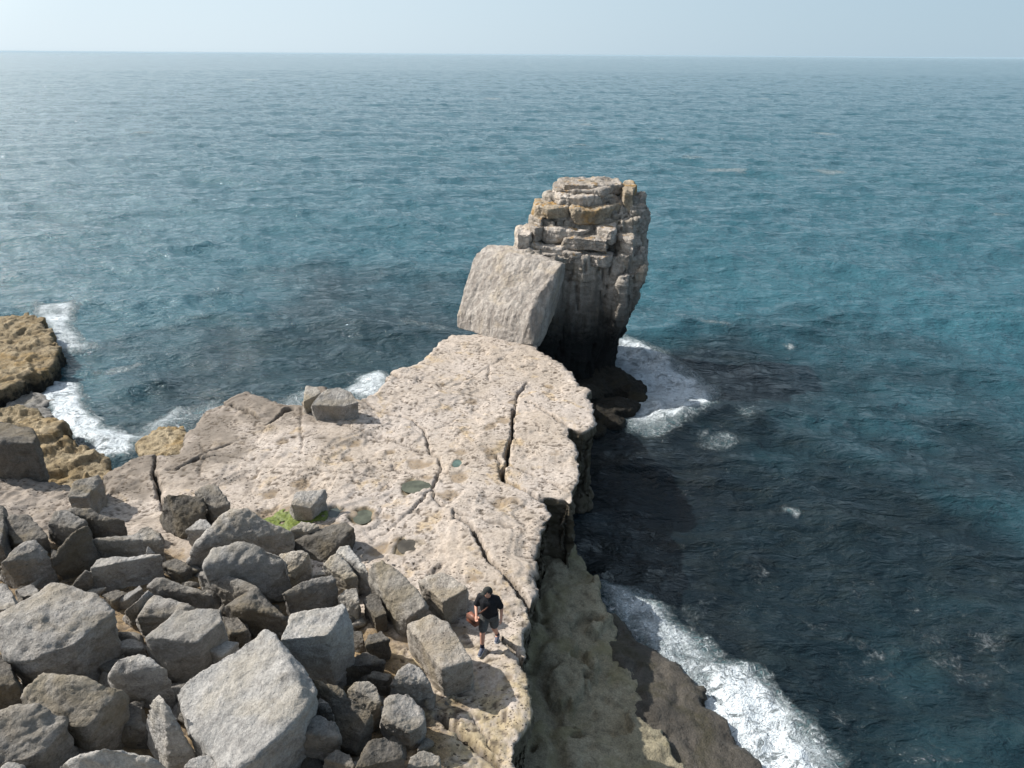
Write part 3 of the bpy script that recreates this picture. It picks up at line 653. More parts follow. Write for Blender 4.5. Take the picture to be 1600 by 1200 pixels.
# left of the platform
boulder('square dark-sided boulder with a flat grey top above the ochre shelf at the far left', DARK, 1.25, [(-30,655),(0,659),(25,664),(50,671),(57,682),(52,692),(20,690),(-30,690)], [(56,722),(40,741),(-30,742)], chip=0.020)
boulder('wedge of rock with a shadowed right end on the left rim of the platform', TAN, [.75,.8,.8,.7,.7], [(104,776),(115,753),(154,741),(160,750),(136,777)], [(162,764),(142,786)], chip=0.020)
boulder('rounded brown boulder against the left picture edge below the coarse grey ground', DARK, .8, [(-30,785),(4,790),(9,812),(2,850),(-30,850)], [(5,862),(-30,870)])
boulder('broad low dark boulder behind the split-topped boulder at the far left', DARK, [.6,.75,.75,.6,.45,.4], [(4,812),(18,803),(44,803),(62,822),(76,840),(20,850)], [(64,852),(10,858)])
boulder('split-topped grey boulder with a lit upper face at the far left', GREY, [.8,1.0,1.0,.9,.7,.55], [(0,879),(38,844),(54,843),(66,856),(78,870),(40,882)], [(70,886),(47,909),(16,916),(0,905)], strata=.02)
boulder('narrow dark slab standing on edge and leaning right among the left boulders', DARK, [.55,.95,1.25,1.25,.8], [(80,878),(100,848),(120,827),(136,822),(143,834)], [(140,856),(124,880),(108,890),(93,895)], chip=0.020)
boulder('dark upright boulder with a flat left side behind the leaning narrow slab', GREY, [.7,.95,.95,.8,.7], [(74,818),(85,797),(102,794),(136,813),(118,826)], [(98,848),(78,842)], chip=0.024)
boulder('long flat dark slab with its black front edge, topmost of the left pile', DARK, [.85,.9,.9,.8,.75,.7], [(104,801),(108,793),(140,795),(176,808),(195,812),(150,815)], [(192,826),(185,834),(146,827)], hf=.25, chip=0.016)
boulder('long plank-shaped slab lit along its top edge in the middle of the left pile', GREY, [.75,.8,.8,.75,.7], [(140,845),(214,833),(240,833),(253,843),(215,843)], [(249,862),(222,868),(146,876),(138,868)], chip=0.016)
boulder('squared grey block with a smooth front face below the plank-shaped slab', PALE, [.7,.75,.7,.75,.8,.75], [(140,888),(150,872),(175,874),(198,868),(254,866),(205,872)], [(256,895),(206,914),(180,919),(150,926),(143,905)], chip=0.020)
boulder('tiny white pointed stone on the back edge of the squared grey block', PALE, [.75,.98,.8], [(227,866),(230,852),(243,864)], [(241,868),(229,868)], hf=.7, chip=0, drop=False)
boulder('small dark pointed boulder beside the squared grey block', DARK, [.4,.75,.7,.45], [(112,916),(134,889),(142,893),(146,908)], [(132,925),(118,922)])
boulder('grey boulder cut off by the left edge above the huge flat boulder', GREY, .8, [(-30,912),(10,913),(22,927),(26,944),(8,952),(-30,955)], [(10,964),(-30,975)])
boulder('small flat stone tucked behind the huge flat boulder', GREY, .55, [(22,920),(48,912),(62,919),(58,930),(30,932)], [(38,942),(27,944)], chip=0.024)
boulder('huge flat-topped boulder with a tan lower corner at the left edge', GREY, [1.2,1.4,1.5,1.5,1.4,1.3,1.15,1.1,1.0,1.05], [(-25,975),(0,965),(80,912),(145,928),(178,955),(170,968),(116,1008),(70,1022),(38,1036),(0,1022)], [(175,976),(160,1008),(146,1031),(117,1051),(80,1049),(45,1056)], hf=.3, chip=0.040, amp=.9, strata=.02)
boulder('thin pale shard lying on the ochre gravel', PALE, [.25,.45,.45,.3], [(179,940),(219,914),(223,919),(196,938)], [(200,940),(190,951)], chip=0)
boulder('rough speckled boulder at the left end of the wavy ridged boulder', GREY, [.6,.8,.85,.7], [(195,955),(211,940),(232,921),(240,930)], [(217,958),(207,976),(192,968)])
boulder('wavy ridged boulder with a pale crest behind the ribbed pale block', GREY, [.7,.9,1.0,1.0,.95,.85], [(212,968),(221,950),(240,927),(272,936),(312,949),(270,958)], [(246,985),(228,986),(212,978)], strata=.04)
boulder('long grey slab with a dark front lying between the ridged boulder and the plank', GREY, [.75,.95,.95,.9,.85,.8], [(231,917),(244,902),(262,904),(300,917),(331,930),(280,925)], [(326,946),(300,946),(242,930)], hf=.25, chip=0.020)
boulder('pale block with a ribbed chiselled front face left of the giant tilted block', PALE, [1.12,1.25,1.3,1.25,1.15,1.1], [(226,995),(280,950),(345,951),(348,970),(308,1003),(268,993)], [(347,1000),(325,1022),(314,1032),(299,1052),(262,1052),(233,1027)], hf=.35, chip=0.024, amp=.7)
boulder('smooth many-sided pale block showing a light and a grey face', PALE, [.8,1.1,1.15,1.0], [(168,1058),(182,1030),(222,1020),(263,1045)], [(256,1080),(236,1091),(200,1078),(168,1066)], hf=.4, chip=0.012, amp=.35)
boulder('small pale block half hidden behind the giant tilted block', PALE, .75, [(318,1010),(323,1000),(350,999),(374,1003),(346,1026)], [(345,1034),(317,1042)], chip=0.016, amp=.5)
boulder('giant pale tilted block with one wide sunlit face, largest of the heap', PALE, [1.75,1.2,1.4,1.58,1.75,1.68,1.4,1.45,1.3,1.2,1.05,1.0,1.0,1.05], [(415,983),(270,1082),(320,1044),(366,1014),(428,990),(457,1048),(494,1080),(474,1112),(430,1156),(400,1182),(370,1204),(340,1204),(302,1150),(286,1112)], [(440,1160),(310,1180)], hf=.35, chip=0.020, amp=.7, strata=.03, vox=.04, shrink=.8)
boulder('tall narrow pale shard standing upright left of the giant tilted block', PALE, [.7,1.25,1.5,1.5,1.2,.6], [(226,1127),(234,1097),(249,1083),(257,1094),(272,1118),(302,1172)], [(262,1203),(248,1188),(230,1162)], hf=.2, chip=0.016, amp=.6)
boulder('large rough boulder with a tan top and black right flank below the huge flat boulder', TAN, [1.1,1.3,1.35,1.35,1.3,1.2,1.0,.8,.9], [(28,1092),(52,1063),(66,1050),(130,1056),(166,1068),(190,1078),(160,1110),(134,1140),(90,1125)], [(205,1100),(182,1150),(142,1172)], chip=0.032)
boulder('flat blue-grey boulder with wavy bedding in the lower left corner', GREY, [1.2,1.35,1.35,1.2,1.1,.9,.9], [(-25,1125),(25,1102),(60,1102),(102,1121),(103,1136),(70,1180),(-25,1200)], [(96,1156),(72,1187),(50,1210),(-20,1230)], strata=.05)
boulder('pale peaked boulder cut off by the bottom edge below the tan-topped boulder', PALE, [1.1,1.3,1.5,1.55,1.4,1.2,1.0], [(76,1205),(110,1185),(150,1170),(186,1165),(226,1180),(262,1196),(170,1215)], [(262,1230),(80,1240)])
boulder('pale stone just showing at the bottom left corner of the picture', PALE, 1.3, [(-10,1207),(14,1190),(30,1190),(44,1203)], [(40,1230),(0,1235)])
boulder('small pale stone at the bottom edge under the upright shard', PALE, 1.0, [(287,1198),(296,1185),(326,1178),(346,1200)], [(345,1230),(290,1230)], amp=.6)
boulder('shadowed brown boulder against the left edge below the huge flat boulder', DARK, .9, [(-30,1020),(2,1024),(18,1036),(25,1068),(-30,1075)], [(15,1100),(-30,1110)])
boulder('low grey rubble block on ochre gravel above the many-sided pale block', GREY, .4, [(178,1006),(206,995),(223,1000),(224,1010),(190,1014)], [(224,1020),(196,1027),(179,1021)])
# middle of the heap
boulder('blunt dark-brown boulder at the upper edge of the heap, left of the lone cleft boulder', DARK, [1.0,1.15,1.15,1.1,.85,.7], [(255,775),(264,771),(287,772),(317,778),(321,798),(268,790)], [(318,812),(288,831),(284,840),(253,822),(250,810)], hf=.15)
boulder('cleft grey boulder with a black shadowed right side at the top of the heap', GREY, [1.05,1.25,1.2,1.0,.8,.85], [(302,768),(332,754),(343,766),(359,786),(330,797),(318,780)], [(350,812),(337,826),(322,812)], hf=.15)
boulder('small smooth grey cube turned on its corner below the cleft boulder', PALE, [.6,.8,.8,.65], [(288,829),(312,810),(322,811),(335,827)], [(303,851)], hf=.15, chip=0.012, amp=.4)
boulder('wide ridge-backed grey boulder in the upper middle of the heap', GREY, [.85,1.15,1.45,1.5,1.35,1.05,.9,.7], [(304,852),(350,810),(361,793),(382,792),(402,804),(432,822),(456,832),(400,835)], [(458,844),(440,863),(400,860),(322,874),(303,882),(289,888)], hf=.15)
boulder('large pale boulder with a broken pitted top in the middle of the heap', PALE, [1.15,1.3,1.5,1.5,1.35,1.1,1.0,.95], [(319,884),(336,860),(372,843),(400,847),(432,862),(456,882),(402,872),(360,890)], [(446,902),(420,927),(402,915),(330,892)], hf=.5, chip=0.024)
boulder('grey pitted slab wedged under the large pale boulder', GREY, [.8,.9,.9,.85,.8,.6], [(306,898),(314,891),(345,895),(400,915),(414,930),(346,925)], [(412,941),(375,951),(345,936),(312,908)], hf=.25)
boulder('dark brown shadowed boulder above the tall white-topped block', DARK, [.7,.85,.85,.7,.6], [(350,946),(382,948),(402,920),(416,934),(446,966)], [(448,972),(438,987),(382,977),(352,962)])
boulder('flat-topped squarish block beside the bright green algae', GREY, [.55,.6,.6,.5,.45], [(454,788),(463,768),(508,764),(511,771),(486,794)], [(509,796),(490,807),(460,807),(452,800)], chip=0.012, amp=.6)
boulder('small pale block with a dark right side at the corner of the green algae', TAN, [.45,.55,.55,.5,.4], [(453,829),(471,814),(494,818),(500,823),(478,832)], [(499,834),(486,842),(479,847),(464,842)], chip=0.016)
boulder('low brown outcrop with two black shadowed notches beside the green algae', DARK, [.25,.35,.4,.55,.6,.4], [(450,846),(482,838),(510,822),(540,815),(552,826),(525,838)], [(556,841),(546,853),(525,857),(505,876),(470,868)], chip=0.016)
boulder('pale sharp-topped shard between the large pale boulder and the paired slabs', TAN, [.75,1.0,1.05,.95,.75], [(437,866),(458,859),(471,858),(483,868),(462,880)], [(489,890),(480,906),(455,917),(432,931),(424,931)], hf=.1)
boulder('left slab of the tilted pair with a yellowish face', TAN, [.85,.95,1.0,.75,.7], [(504,882),(513,871),(527,865),(559,900),(540,905)], [(557,911),(540,916),(515,901)], hf=.25, chip=0.016)
boulder('right slab of the tilted pair, narrow and pale with a black end', PALE, [.95,1.0,1.0,.8,.65], [(525,862),(531,854),(545,852),(576,893),(563,897)], [(574,918),(562,922)], hf=.1, chip=0.016)
boulder('small rounded stone at the foot of the tilted pair of slabs', TAN, .35, [(490,899),(500,890),(512,889),(520,897)], [(506,907),(494,906)], chip=0.016)
boulder('grey block with a dipped shaded front left of the long leaning boulder', GREY, [.85,1.0,1.05,1.0,.9,.75], [(442,928),(470,910),(518,897),(526,906),(492,918),(482,930)], [(528,938),(486,943),(470,956),(446,957)], hf=.2, chip=0.020)
boulder('long leaning boulder tapering to the lower right beside the rubble pit', TAN, [1.05,1.15,1.2,1.1,.95,.8,.65,.7], [(576,886),(583,877),(601,873),(621,885),(646,914),(667,946),(640,962),(600,925)], [(667,959),(655,966),(642,972),(632,986),(622,981),(605,956),(580,912)], hf=.25, chip=0.020)
boulder('flat pitted block with a black front face behind the walking person', PITTED, [.75,.8,.8,.75,.75,.7], [(654,908),(672,898),(690,893),(702,900),(731,919),(692,941)], [(730,934),(692,965),(660,941)], chip=0.012, amp=.6)
boulder('big pitted block with a bright flat top left of the walking person', PITTED, [.95,1.05,1.05,1.0,1.0,.9,.85,.9], [(637,976),(660,967),(676,960),(700,971),(720,1000),(738,1031),(692,1044),(664,1014)], [(741,1068),(682,1074),(650,1032),(635,988)], chip=0.016, amp=.7)
boulder('tall white-topped block with a rough dark front in the centre of the heap', PALE, [1.5,1.62,1.65,1.7,1.66,1.55,1.4,1.0], [(437,1000),(453,960),(471,954),(536,942),(541,950),(511,993),(549,976),(551,1008)], [(531,1061),(518,1069),(500,1064),(470,1045)], hf=.25, chip=0.016, amp=.6)
boulder('shadowed block with a lit yellowish cap right of the grey dipped block', TAN, [.7,.8,.8,.65], [(528,931),(540,920),(558,917),(561,940)], [(562,984),(548,986),(532,960)], hf=.0)
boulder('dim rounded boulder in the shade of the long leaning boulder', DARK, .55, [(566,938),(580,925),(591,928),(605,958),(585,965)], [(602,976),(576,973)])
boulder('small dark stone in the rubble pit beside the tall white-topped block', DARK, .45, [(550,987),(565,985),(569,1000)], [(567,1011),(558,1021),(550,1018)])
boulder('squat dark boulder at the back of the rubble pit', DARK, .6, [(571,1008),(576,990),(596,985),(609,999)], [(608,1021),(595,1030),(574,1024)])
boulder('broad dark boulder across the floor of the rubble pit', DARK, .5, [(527,1046),(556,1022),(572,1018),(600,1034)], [(596,1047),(570,1055),(546,1063)])
boulder('small dark wedge between the two split boulders near the bottom', DARK, .5, [(573,1058),(582,1048),(612,1053),(604,1064)], [(600,1081),(582,1080)], chip=0.016)
boulder('grey peaked boulder with a black lower side near the pitted block', GREY, [.55,.75,.85,.8,.65], [(608,1071),(622,1050),(640,1034),(656,1042),(669,1066)], [(681,1087),(680,1096),(664,1093),(622,1084)], hf=.1)
boulder('flat grey boulder with a yellow lower lip at the right of the heap', GREY, [.75,.85,.85,.8,.75,.65,.6], [(596,1120),(605,1084),(621,1082),(641,1085),(661,1105),(666,1130),(640,1145)], [(666,1152),(646,1163),(620,1158),(596,1142)], hf=.2)
boulder('tan split boulder with a jagged upper rim below the rubble pit', TAN, [.85,.95,1.0,.95,.8], [(541,1076),(552,1065),(576,1062),(590,1074),(594,1096)], [(589,1126),(576,1140),(556,1100)], hf=.2)
boulder('large dark smooth boulder right of the giant tilted block', DARK, [1.1,1.2,1.15,1.05,.95], [(481,1057),(510,1069),(537,1078),(562,1095),(582,1111)], [(576,1142),(556,1174),(530,1167),(506,1110)], hf=.3)
boulder('small grey stone leaning on the right corner of the giant tilted block', GREY, [.9,1.0,1.0,.85], [(486,1099),(501,1089),(515,1099),(522,1115)], [(512,1127),(500,1114)], hf=.6, chip=0.016)
boulder('shadowed boulder with a pale worn crown under the giant tilted block', GREY, [.9,1.0,1.0,.95,.85], [(446,1141),(480,1121),(501,1118),(523,1130),(531,1154)], [(516,1174),(480,1173),(456,1171)], hf=.2)
boulder('dim stone at the bottom edge below the shadowed pale-crowned boulder', DARK, .75, [(506,1185),(526,1172),(546,1180),(554,1200)], [(552,1225),(500,1225)])
boulder('brown boulder cut off by the bottom edge in the middle of the heap', DARK, [.9,1.0,1.05,1.05,.95,.9], [(553,1203),(561,1180),(576,1155),(601,1150),(626,1165),(633,1186)], [(630,1225),(552,1230)])
boulder('small orange-topped stone at the bottom edge right of the heap', TAN, [.5,.55,.6,.55,.5], [(633,1200),(641,1185),(661,1170),(686,1180),(689,1196)], [(680,1220),(634,1225)])
boulder('grey stone in the dark gap left of the tall white-topped block', DARK, .5, [(346,962),(372,962),(390,985),(360,990)], [(388,1000),(352,1000)])
boulder('dark sunken boulder between the many-sided block and the upright shard', DARK, .45, [(150,1120),(190,1110),(222,1100),(224,1140)], [(226,1160),(180,1168)])
boulder('dark stone in the gap below the long flat slab', DARK, .35, [(158,930),(180,920),(200,926),(176,940)], [(190,945),(172,948)])
boulder('low grey stone between the plank-shaped slab and the ridge-backed boulder', DARK, .35, [(250,880),(275,872),(300,885),(278,897)], [(296,900),(262,900)])
boulder('low dark rock at the edge of the rough ground behind the plank-shaped slab', TAN, .3, [(205,835),(230,822),(250,832),(245,842)], [(262,850),(225,845)])
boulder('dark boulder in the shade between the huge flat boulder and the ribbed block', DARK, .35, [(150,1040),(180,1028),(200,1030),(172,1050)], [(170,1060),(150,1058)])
# two stones alone on the platform
boulder('lone rounded grey boulder standing by itself on the far left rim of the platform', GREY, [.65,.85,.9,.9,.85,.7,.62,.6], [(486,633),(500,616),(512,608),(531,606),(550,613),(561,628),(538,635),(504,629)], [(552,648),(537,657),(498,657),(488,648)], chip=0.012, amp=.5)
boulder('upright tan block behind the lone rounded boulder on the platform rim', TAN, [.55,.75,.7,.6], [(474,628),(477,600),(496,603),(501,614)], [(492,640),(474,644)], chip=0.012, amp=.6)

# --------------------------------------------------- the sea stack, built of its column and every bed that can be told apart
stack = empty('sea_stack', (3.4, 35.8, 0))
tag(stack, 'tall dark sea stack with an ochre layered top standing in the water off the platform', 'sea stack')
def ring(z, x0, x1, yf, yb, k=.7):
    return [(x0 + k, yf, z), (x1 - k, yf + .1, z), (x1, yf + k, z), (x1, yb - k, z), (x1 - k, yb, z), (x0 + k, yb, z), (x0, yb - k, z), (x0, yf + k, z)]
def stack_part(name, label=None):
    def fin(me, org):
        me.name = name; o = bpy.data.objects.new(name, me); C.objects.link(o); o.parent = stack
        o.location = Vector(org) - stack.location
        if label: o['label'] = label
    return fin
A = ring
column = [A(-1, .9, 5.45, 33.3, 38.6) + A(2.2, .8, 5.5, 33.5, 38.6), A(2.1, .8, 5.5, 33.5, 38.6) + A(4.6, .6, 5.95, 33.8, 38.6), A(4.5, .6, 5.95, 33.8, 38.6) + A(6.9, .3, 6.45, 33.9, 38.6),
          A(6.6, 1.0, 6.75, 34.9, 38.6) + A(8.4, 1.3, 6.7, 35.3, 38.7), A(8.2, 1.6, 6.75, 35.4, 38.6) + A(9.2, 1.8, 6.65, 36.2, 38.6),
          [(4.8, 33.5, 1.8), (5.6, 33.9, 2.6), (5.7, 35, 2.3), (5.0, 33.2, 3.6), (5.95, 33.7, 4.0), (5.3, 33.3, 6.0), (6.5, 33.9, 6.4), (6.5, 35.5, 6.3), (5.2, 35.5, 5.2)],
          A(-1, .5, 5.65, 32.9, 38.8, .9) + A(.9, .9, 5.5, 33.3, 38.6, .9)]
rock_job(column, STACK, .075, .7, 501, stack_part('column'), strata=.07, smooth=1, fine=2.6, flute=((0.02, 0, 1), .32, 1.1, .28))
def bed(name, mat, Yf, th, pts, deep=1.3, seed=0, amp=1.3, label=None, vox=.042):
    """a bed of stone: outline of its top (survey pixels), its nearest corner at depth Yf, running back by deep metres"""
    lx, ly = max(pts, key=lambda q: q[1]); z = at_y(lx, ly, Yf)[2]
    T = [at_z(x, y, z) for x, y in pts]
    P = []
    for t in T: P += [t, t - np.array([0, -.10, th])]
    fy = min(t[1] for t in T)
    for t in T:
        if t[1] < fy + deep * .6: P += [t + np.array([0, deep, .05]), t + np.array([0, deep, -th])]
    rock_job([P], mat, vox, amp, 520 + seed, stack_part(name, label), strata=.03, chip=.15, fine=2.2)
bed('rock_bed', CAPR, 34.6, 1.9, [(806,353),(813,350),(831,354),(836,360),(828,366),(808,366)], 1.8, 1, label='pale upright block at the left shoulder')
bed('rock_bed', CAPR, 34.35, 1.2, [(826,366),(846,362),(872,372),(889,380),(887,387),(840,385),(828,380)], 2.0, 2)
bed('rock_bed', CAPR, 34.15, .9, [(836,386),(850,381),(872,382),(884,394),(868,398),(842,398)], 1.6, 3)
bed('rock_bed', CAPR, 33.85, .5, [(880,386),(900,379),(913,387),(912,395),(890,396),(880,393)], 2.2, 4)
bed('rock_bed', CAPR, 33.6, .55, [(914,391),(940,386),(958,391),(958,400),(934,402),(916,398)], 2.4, 5)
bed('rock_bed', CAPR, 33.8, .6, [(877,364),(884,359),(925,358),(950,370),(949,376),(920,373),(880,371)], 2.0, 6, label='long pale slab streaked white in front')
bed('rock_bed', CAPR, 34.5, .6, [(848,349),(854,343),(880,341),(905,347),(930,356),(904,361),(872,358),(850,356)], 2.0, 7)
bed('rock_bed', CAPR, 34.7, .7, [(826,340),(832,335),(852,342),(850,354),(836,357),(828,352)], 1.6, 8)
bed('rock_bed', CAPR, 34.0, .75, [(927,350),(933,338),(948,337),(966,351),(966,357),(954,361),(934,356)], 1.6, 9, label='wedge of stone in the notch')
bed('rock_bed', CAPR, 33.9, 1.0, [(960,366),(966,356),(984,358),(992,368),(991,375),(972,372)], 1.8, 10)
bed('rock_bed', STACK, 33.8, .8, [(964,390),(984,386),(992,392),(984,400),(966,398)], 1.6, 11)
bed('rock_bed', CAPR, 35.1, .5, [(828,338),(826,334),(838,331),(850,338),(846,343)], 1.2, 12)
bed('rock_bed', OCHRE, 35.0, .6, [(837,322),(845,317),(876,309),(899,307),(902,313),(888,323),(858,327)], 1.8, 13, label='dark ochre slab overhanging the left side')
bed('rock_bed', OCHRE, 35.0, .75, [(890,324),(898,315),(930,305),(970,303),(978,312),(972,321),(950,322),(930,329),(900,329)], 1.9, 14, label='broad slab crusted with orange lichen')
bed('rock_bed', CAPR, 35.7, .55, [(861,300),(868,294),(895,293),(930,299),(960,299),(960,305),(910,309),(876,307)], 1.8, 15)
bed('rock_bed', CAPR, 36.1, .5, [(864,291),(870,285),(900,283),(945,291),(965,293),(940,299),(890,297),(868,296)], 1.6, 16)
bed('rock_bed', CAPR, 36.6, .5, [(872,284),(876,279),(915,278),(970,282),(975,288),(930,290),(880,288)], 1.4, 17)
bed('rock_bed', OCHRE, 36.0, 1.2, [(973,289),(976,282),(990,282),(994,291),(990,299),(976,299)], 1.4, 18, label='orange lichen block on the top right corner')
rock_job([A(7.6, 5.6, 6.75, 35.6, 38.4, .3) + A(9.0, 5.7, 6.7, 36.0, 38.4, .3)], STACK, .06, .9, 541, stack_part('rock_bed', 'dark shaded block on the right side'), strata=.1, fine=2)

# the great leaning slab
nb = np.array([.55, .95, .12])
fr = [at_y(743,394,34.5), at_y(740,402,34.4), at_y(736,432,34.0), at_y(721,472,33.55), at_y(715,492,33.35), at_y(714,512,33.2), at_y(745,521,32.6), at_y(770,530,31.9), at_y(808,538,31.2), at_y(831,539,30.9),
      at_y(826,495,31.15), at_y(837,466,31.5), at_y(871,436,32.0), at_y(878,412,32.2), at_y(810,402,33.4)]
bk = [p + nb * 1.25 for p in fr[:7]] + [fr[14] + nb * 1.2, fr[9] + nb * .5]
rt = [at_y(885,411,33.3), at_y(882,432,33.5), at_y(867,490,33.2), at_y(852,525,32.7), at_y(842,540,32.0)]
def fin_slab(me, org):
    me.name = 'leaning_slab'; o = bpy.data.objects.new('leaning_slab', me); C.objects.link(o); o.location = org
    tag(o, 'great pale square slab leaning against the front of the sea stack', 'rock slab')
rock_job([fr + bk + rt], SLAB, .05, .42, 560, fin_slab, smooth=0, fine=2.0, flute=((-.28, -.1, -1), .04, 2.2))
# weed-covered rock at the foot of the stack
lump = []
rl = random.Random(5)
for px, py, r, h in [(935,600,1.0,1.0),(965,590,.9,1.1),(985,603,.8,.8),(995,618,.6,.55),(940,640,.9,.7),(965,630,1.0,.9),(985,632,.6,.5),(930,668,.6,.35),(955,655,.7,.5),(920,610,1.0,1.2),(945,582,.9,1.3)]:
    c = at_z(px, py, h * .6)
    lump.append([(c[0] + r * math.cos(a) * rl.uniform(.8, 1.15), c[1] + r * math.sin(a) * rl.uniform(.8, 1.15), z * rl.uniform(.85, 1.1) + dz) for z, dz, kk in ((-.6, 0, 1), (h * .6, 0, 1)) for a in [i * .9 for i in range(7)]] + [(c[0] + rl.uniform(-.2, .2), c[1] + rl.uniform(-.2, .2), h)])
def fin_weed(me, org):
    me.name = 'low_rock'; o = bpy.data.objects.new('low_rock', me); C.objects.link(o); o.location = org
    tag(o, 'low black weed-covered rock awash at the foot of the sea stack', 'rock')
rock_job(lump, WEED, .055, .8, 570, fin_weed, fine=4.0, smooth=2)
run_jobs()
# ------------------------------------------------------------------ rubble between the boulders
rng = random.Random(77)
protos = []
def fin_rub(me, org):
    me.name = 'rubble_stone'; protos.append(me)
for k in range(7):
    r = random.Random(900 + k)
    pts = [(r.uniform(-.5, .5), r.uniform(-.42, .42), r.uniform(-.3, .3)) for _ in range(11)]
    rock_job([pts], [DARK, GREY, TAN][k % 3], .06, .9, 900 + k, fin_rub, chip=.08)
run_jobs()
pit_poly = px_outline([(0,900),(60,860),(140,850),(230,870),(320,880),(430,900),(520,930),(560,940),(640,985),(670,1080),(700,1130),(690,1230),(0,1230)], LEDGE + .4)
lo, hi = np.min(pit_poly, 0), np.max(pit_poly, 0); n = 0
while n < 190:
    p = np.array([[rng.uniform(lo[0], hi[0]), rng.uniform(lo[1], hi[1])]])
    if poly_dist(p, pit_poly)[0] < 0: continue
    o = bpy.data.objects.new('rubble_stone', protos[n % 7]); C.objects.link(o)
    s = rng.uniform(.25, .8) ** 1.0
    o.location = (p[0][0], p[0][1], ground(p[0][0], p[0][1]) + rng.uniform(-.02, .12)); o.scale = (s * rng.uniform(.8, 1.4), s, s * rng.uniform(.7, 1.1))
    o.rotation_euler = (rng.uniform(-.5, .5), rng.uniform(-.5, .5), rng.uniform(0, 6.28))
    tag(o, 'small angular stone lying in a gap between the heaped boulders', 'stone', 'rubble stones in the gaps of the boulder heap'); n += 1
# loose pebbles on the ledge around the heap
n = 0
peb = px_outline([(470,850),(560,840),(640,890),(700,960),(740,1060),(700,1120),(620,1000),(560,930),(480,880)], LEDGE)
lo, hi = np.min(peb, 0), np.max(peb, 0)
while n < 45:
    p = np.array([[rng.uniform(lo[0], hi[0]), rng.uniform(lo[1], hi[1])]])
    if poly_dist(p, peb)[0] < 0: continue
    o = bpy.data.objects.new('pebble', protos[(n * 3) % 7]); C.objects.link(o); s = rng.uniform(.06, .2)
    o.location = (p[0][0], p[0][1], ground(p[0][0], p[0][1]) + .01); o.scale = (s, s * rng.uniform(.6, 1), s * .7); o.rotation_euler = (0, 0, rng.uniform(0, 6.28))
    tag(o, 'loose pebble on the bare platform beside the boulder heap', 'pebble', 'pebbles by the boulder heap'); n += 1

# ------------------------------------------------------------------ rock pools, algae, litter
def pool_mat(name, col, rough=0.04):
    m = NT(name); n_ = m.noise(m.coord(), 3.0, 4); c_ = m.mix(m.ramp(n_, .35, .65), col, tuple(.6 * q for q in col))
    m.b.inputs['IOR'].default_value = 1.33
    return m.fin(c_, rough, .5, m.bump(m.noise(m.coord(), 9, 2), .004))
PG = pool_mat('green_pool_water', (0.11, 0.118, 0.088)); PB = pool_mat('clear_pool_water', (0.10, 0.12, 0.115)); PK = pool_mat('brown_pool_water', (0.09, 0.08, 0.065)); PT = pool_mat('teal_pool_water', (0.11, 0.16, 0.14))
for (cx, cy, rx, ry), mt_, lb in zip(POOLS, [PG, PG, PB, PK, PT], [
        'large green rock pool in the middle of the platform by the curved crack', 'round green rock pool with a brown rim right of the flat-topped block',
        'narrow grey rock pool in the shadow of the flat-topped block', 'dark forked rock pool nearest the tilted pair of slabs', 'tiny turquoise rock pool near the wide open crack']):
    N = 56; ang = np.linspace(0, 2 * np.pi, N, endpoint=False); P = np.c_[cx + np.cos(ang) * rx * 1.25, cy + np.sin(ang) * ry * 1.25]
    V = [(cx, cy, LEDGE - .062)] + [(x_, y_, LEDGE - .062) for x_, y_ in P]
    F = [(0, 1 + i, 1 + (i + 1) % N) for i in range(N)]
    tag(mesh_obj('rock_pool', V, F, mt_), lb, 'rock pool')
m = NT('green_algae'); n_ = m.noise(m.coord(), 14, 5, .7)
GA = m.fin(m.mix(m.ramp(n_, .3, .7), (0.06, 0.085, 0.012), (0.16, 0.20, 0.025)), .55, .4, m.bump(n_, .03))
apl = np.array(px_outline([(404,812),(420,806),(445,800),(458,806),(480,806),(508,803),(506,812),(488,812),(470,812),(462,820),(450,827),(432,822),(412,818)], LEDGE))
lo, hi = apl.min(0) - .2, apl.max(0) + .2; xs = np.arange(lo[0], hi[0], .03); ys = np.arange(lo[1], hi[1], .03); X, Y = np.meshgrid(xs, ys); P = np.c_[X.ravel(), Y.ravel()]
P3 = np.c_[P, np.zeros(len(P))]; sd = poly_dist(P, apl) + .08 + .18 * fbm(P3 * 2, 300, 4, .65); hole = fbm(P3 * 3.5, 305, 3)
keep = (sd > -.06) & (hole > -.5); ii = np.full(len(P), -1); ii[keep] = np.arange(keep.sum()); gg = ii.reshape(len(ys), -1)
F = np.stack([gg[:-1, :-1], gg[:-1, 1:], gg[1:, 1:], gg[1:, :-1]], -1).reshape(-1, 4); F = F[(F >= 0).all(1)]
zg = ledge_z(P, np.full(len(P), 5.0)) + .02 + .02 * np.clip(.5 + fbm(P3 * 7, 301, 3), 0, 1) * sstep(-.03, .12, sd)
tag(mesh_obj('green_algae', np.c_[P, zg][keep], F, GA), 'bright green algae growing on the damp rock by the flat-topped block', 'algae', kind='stuff')

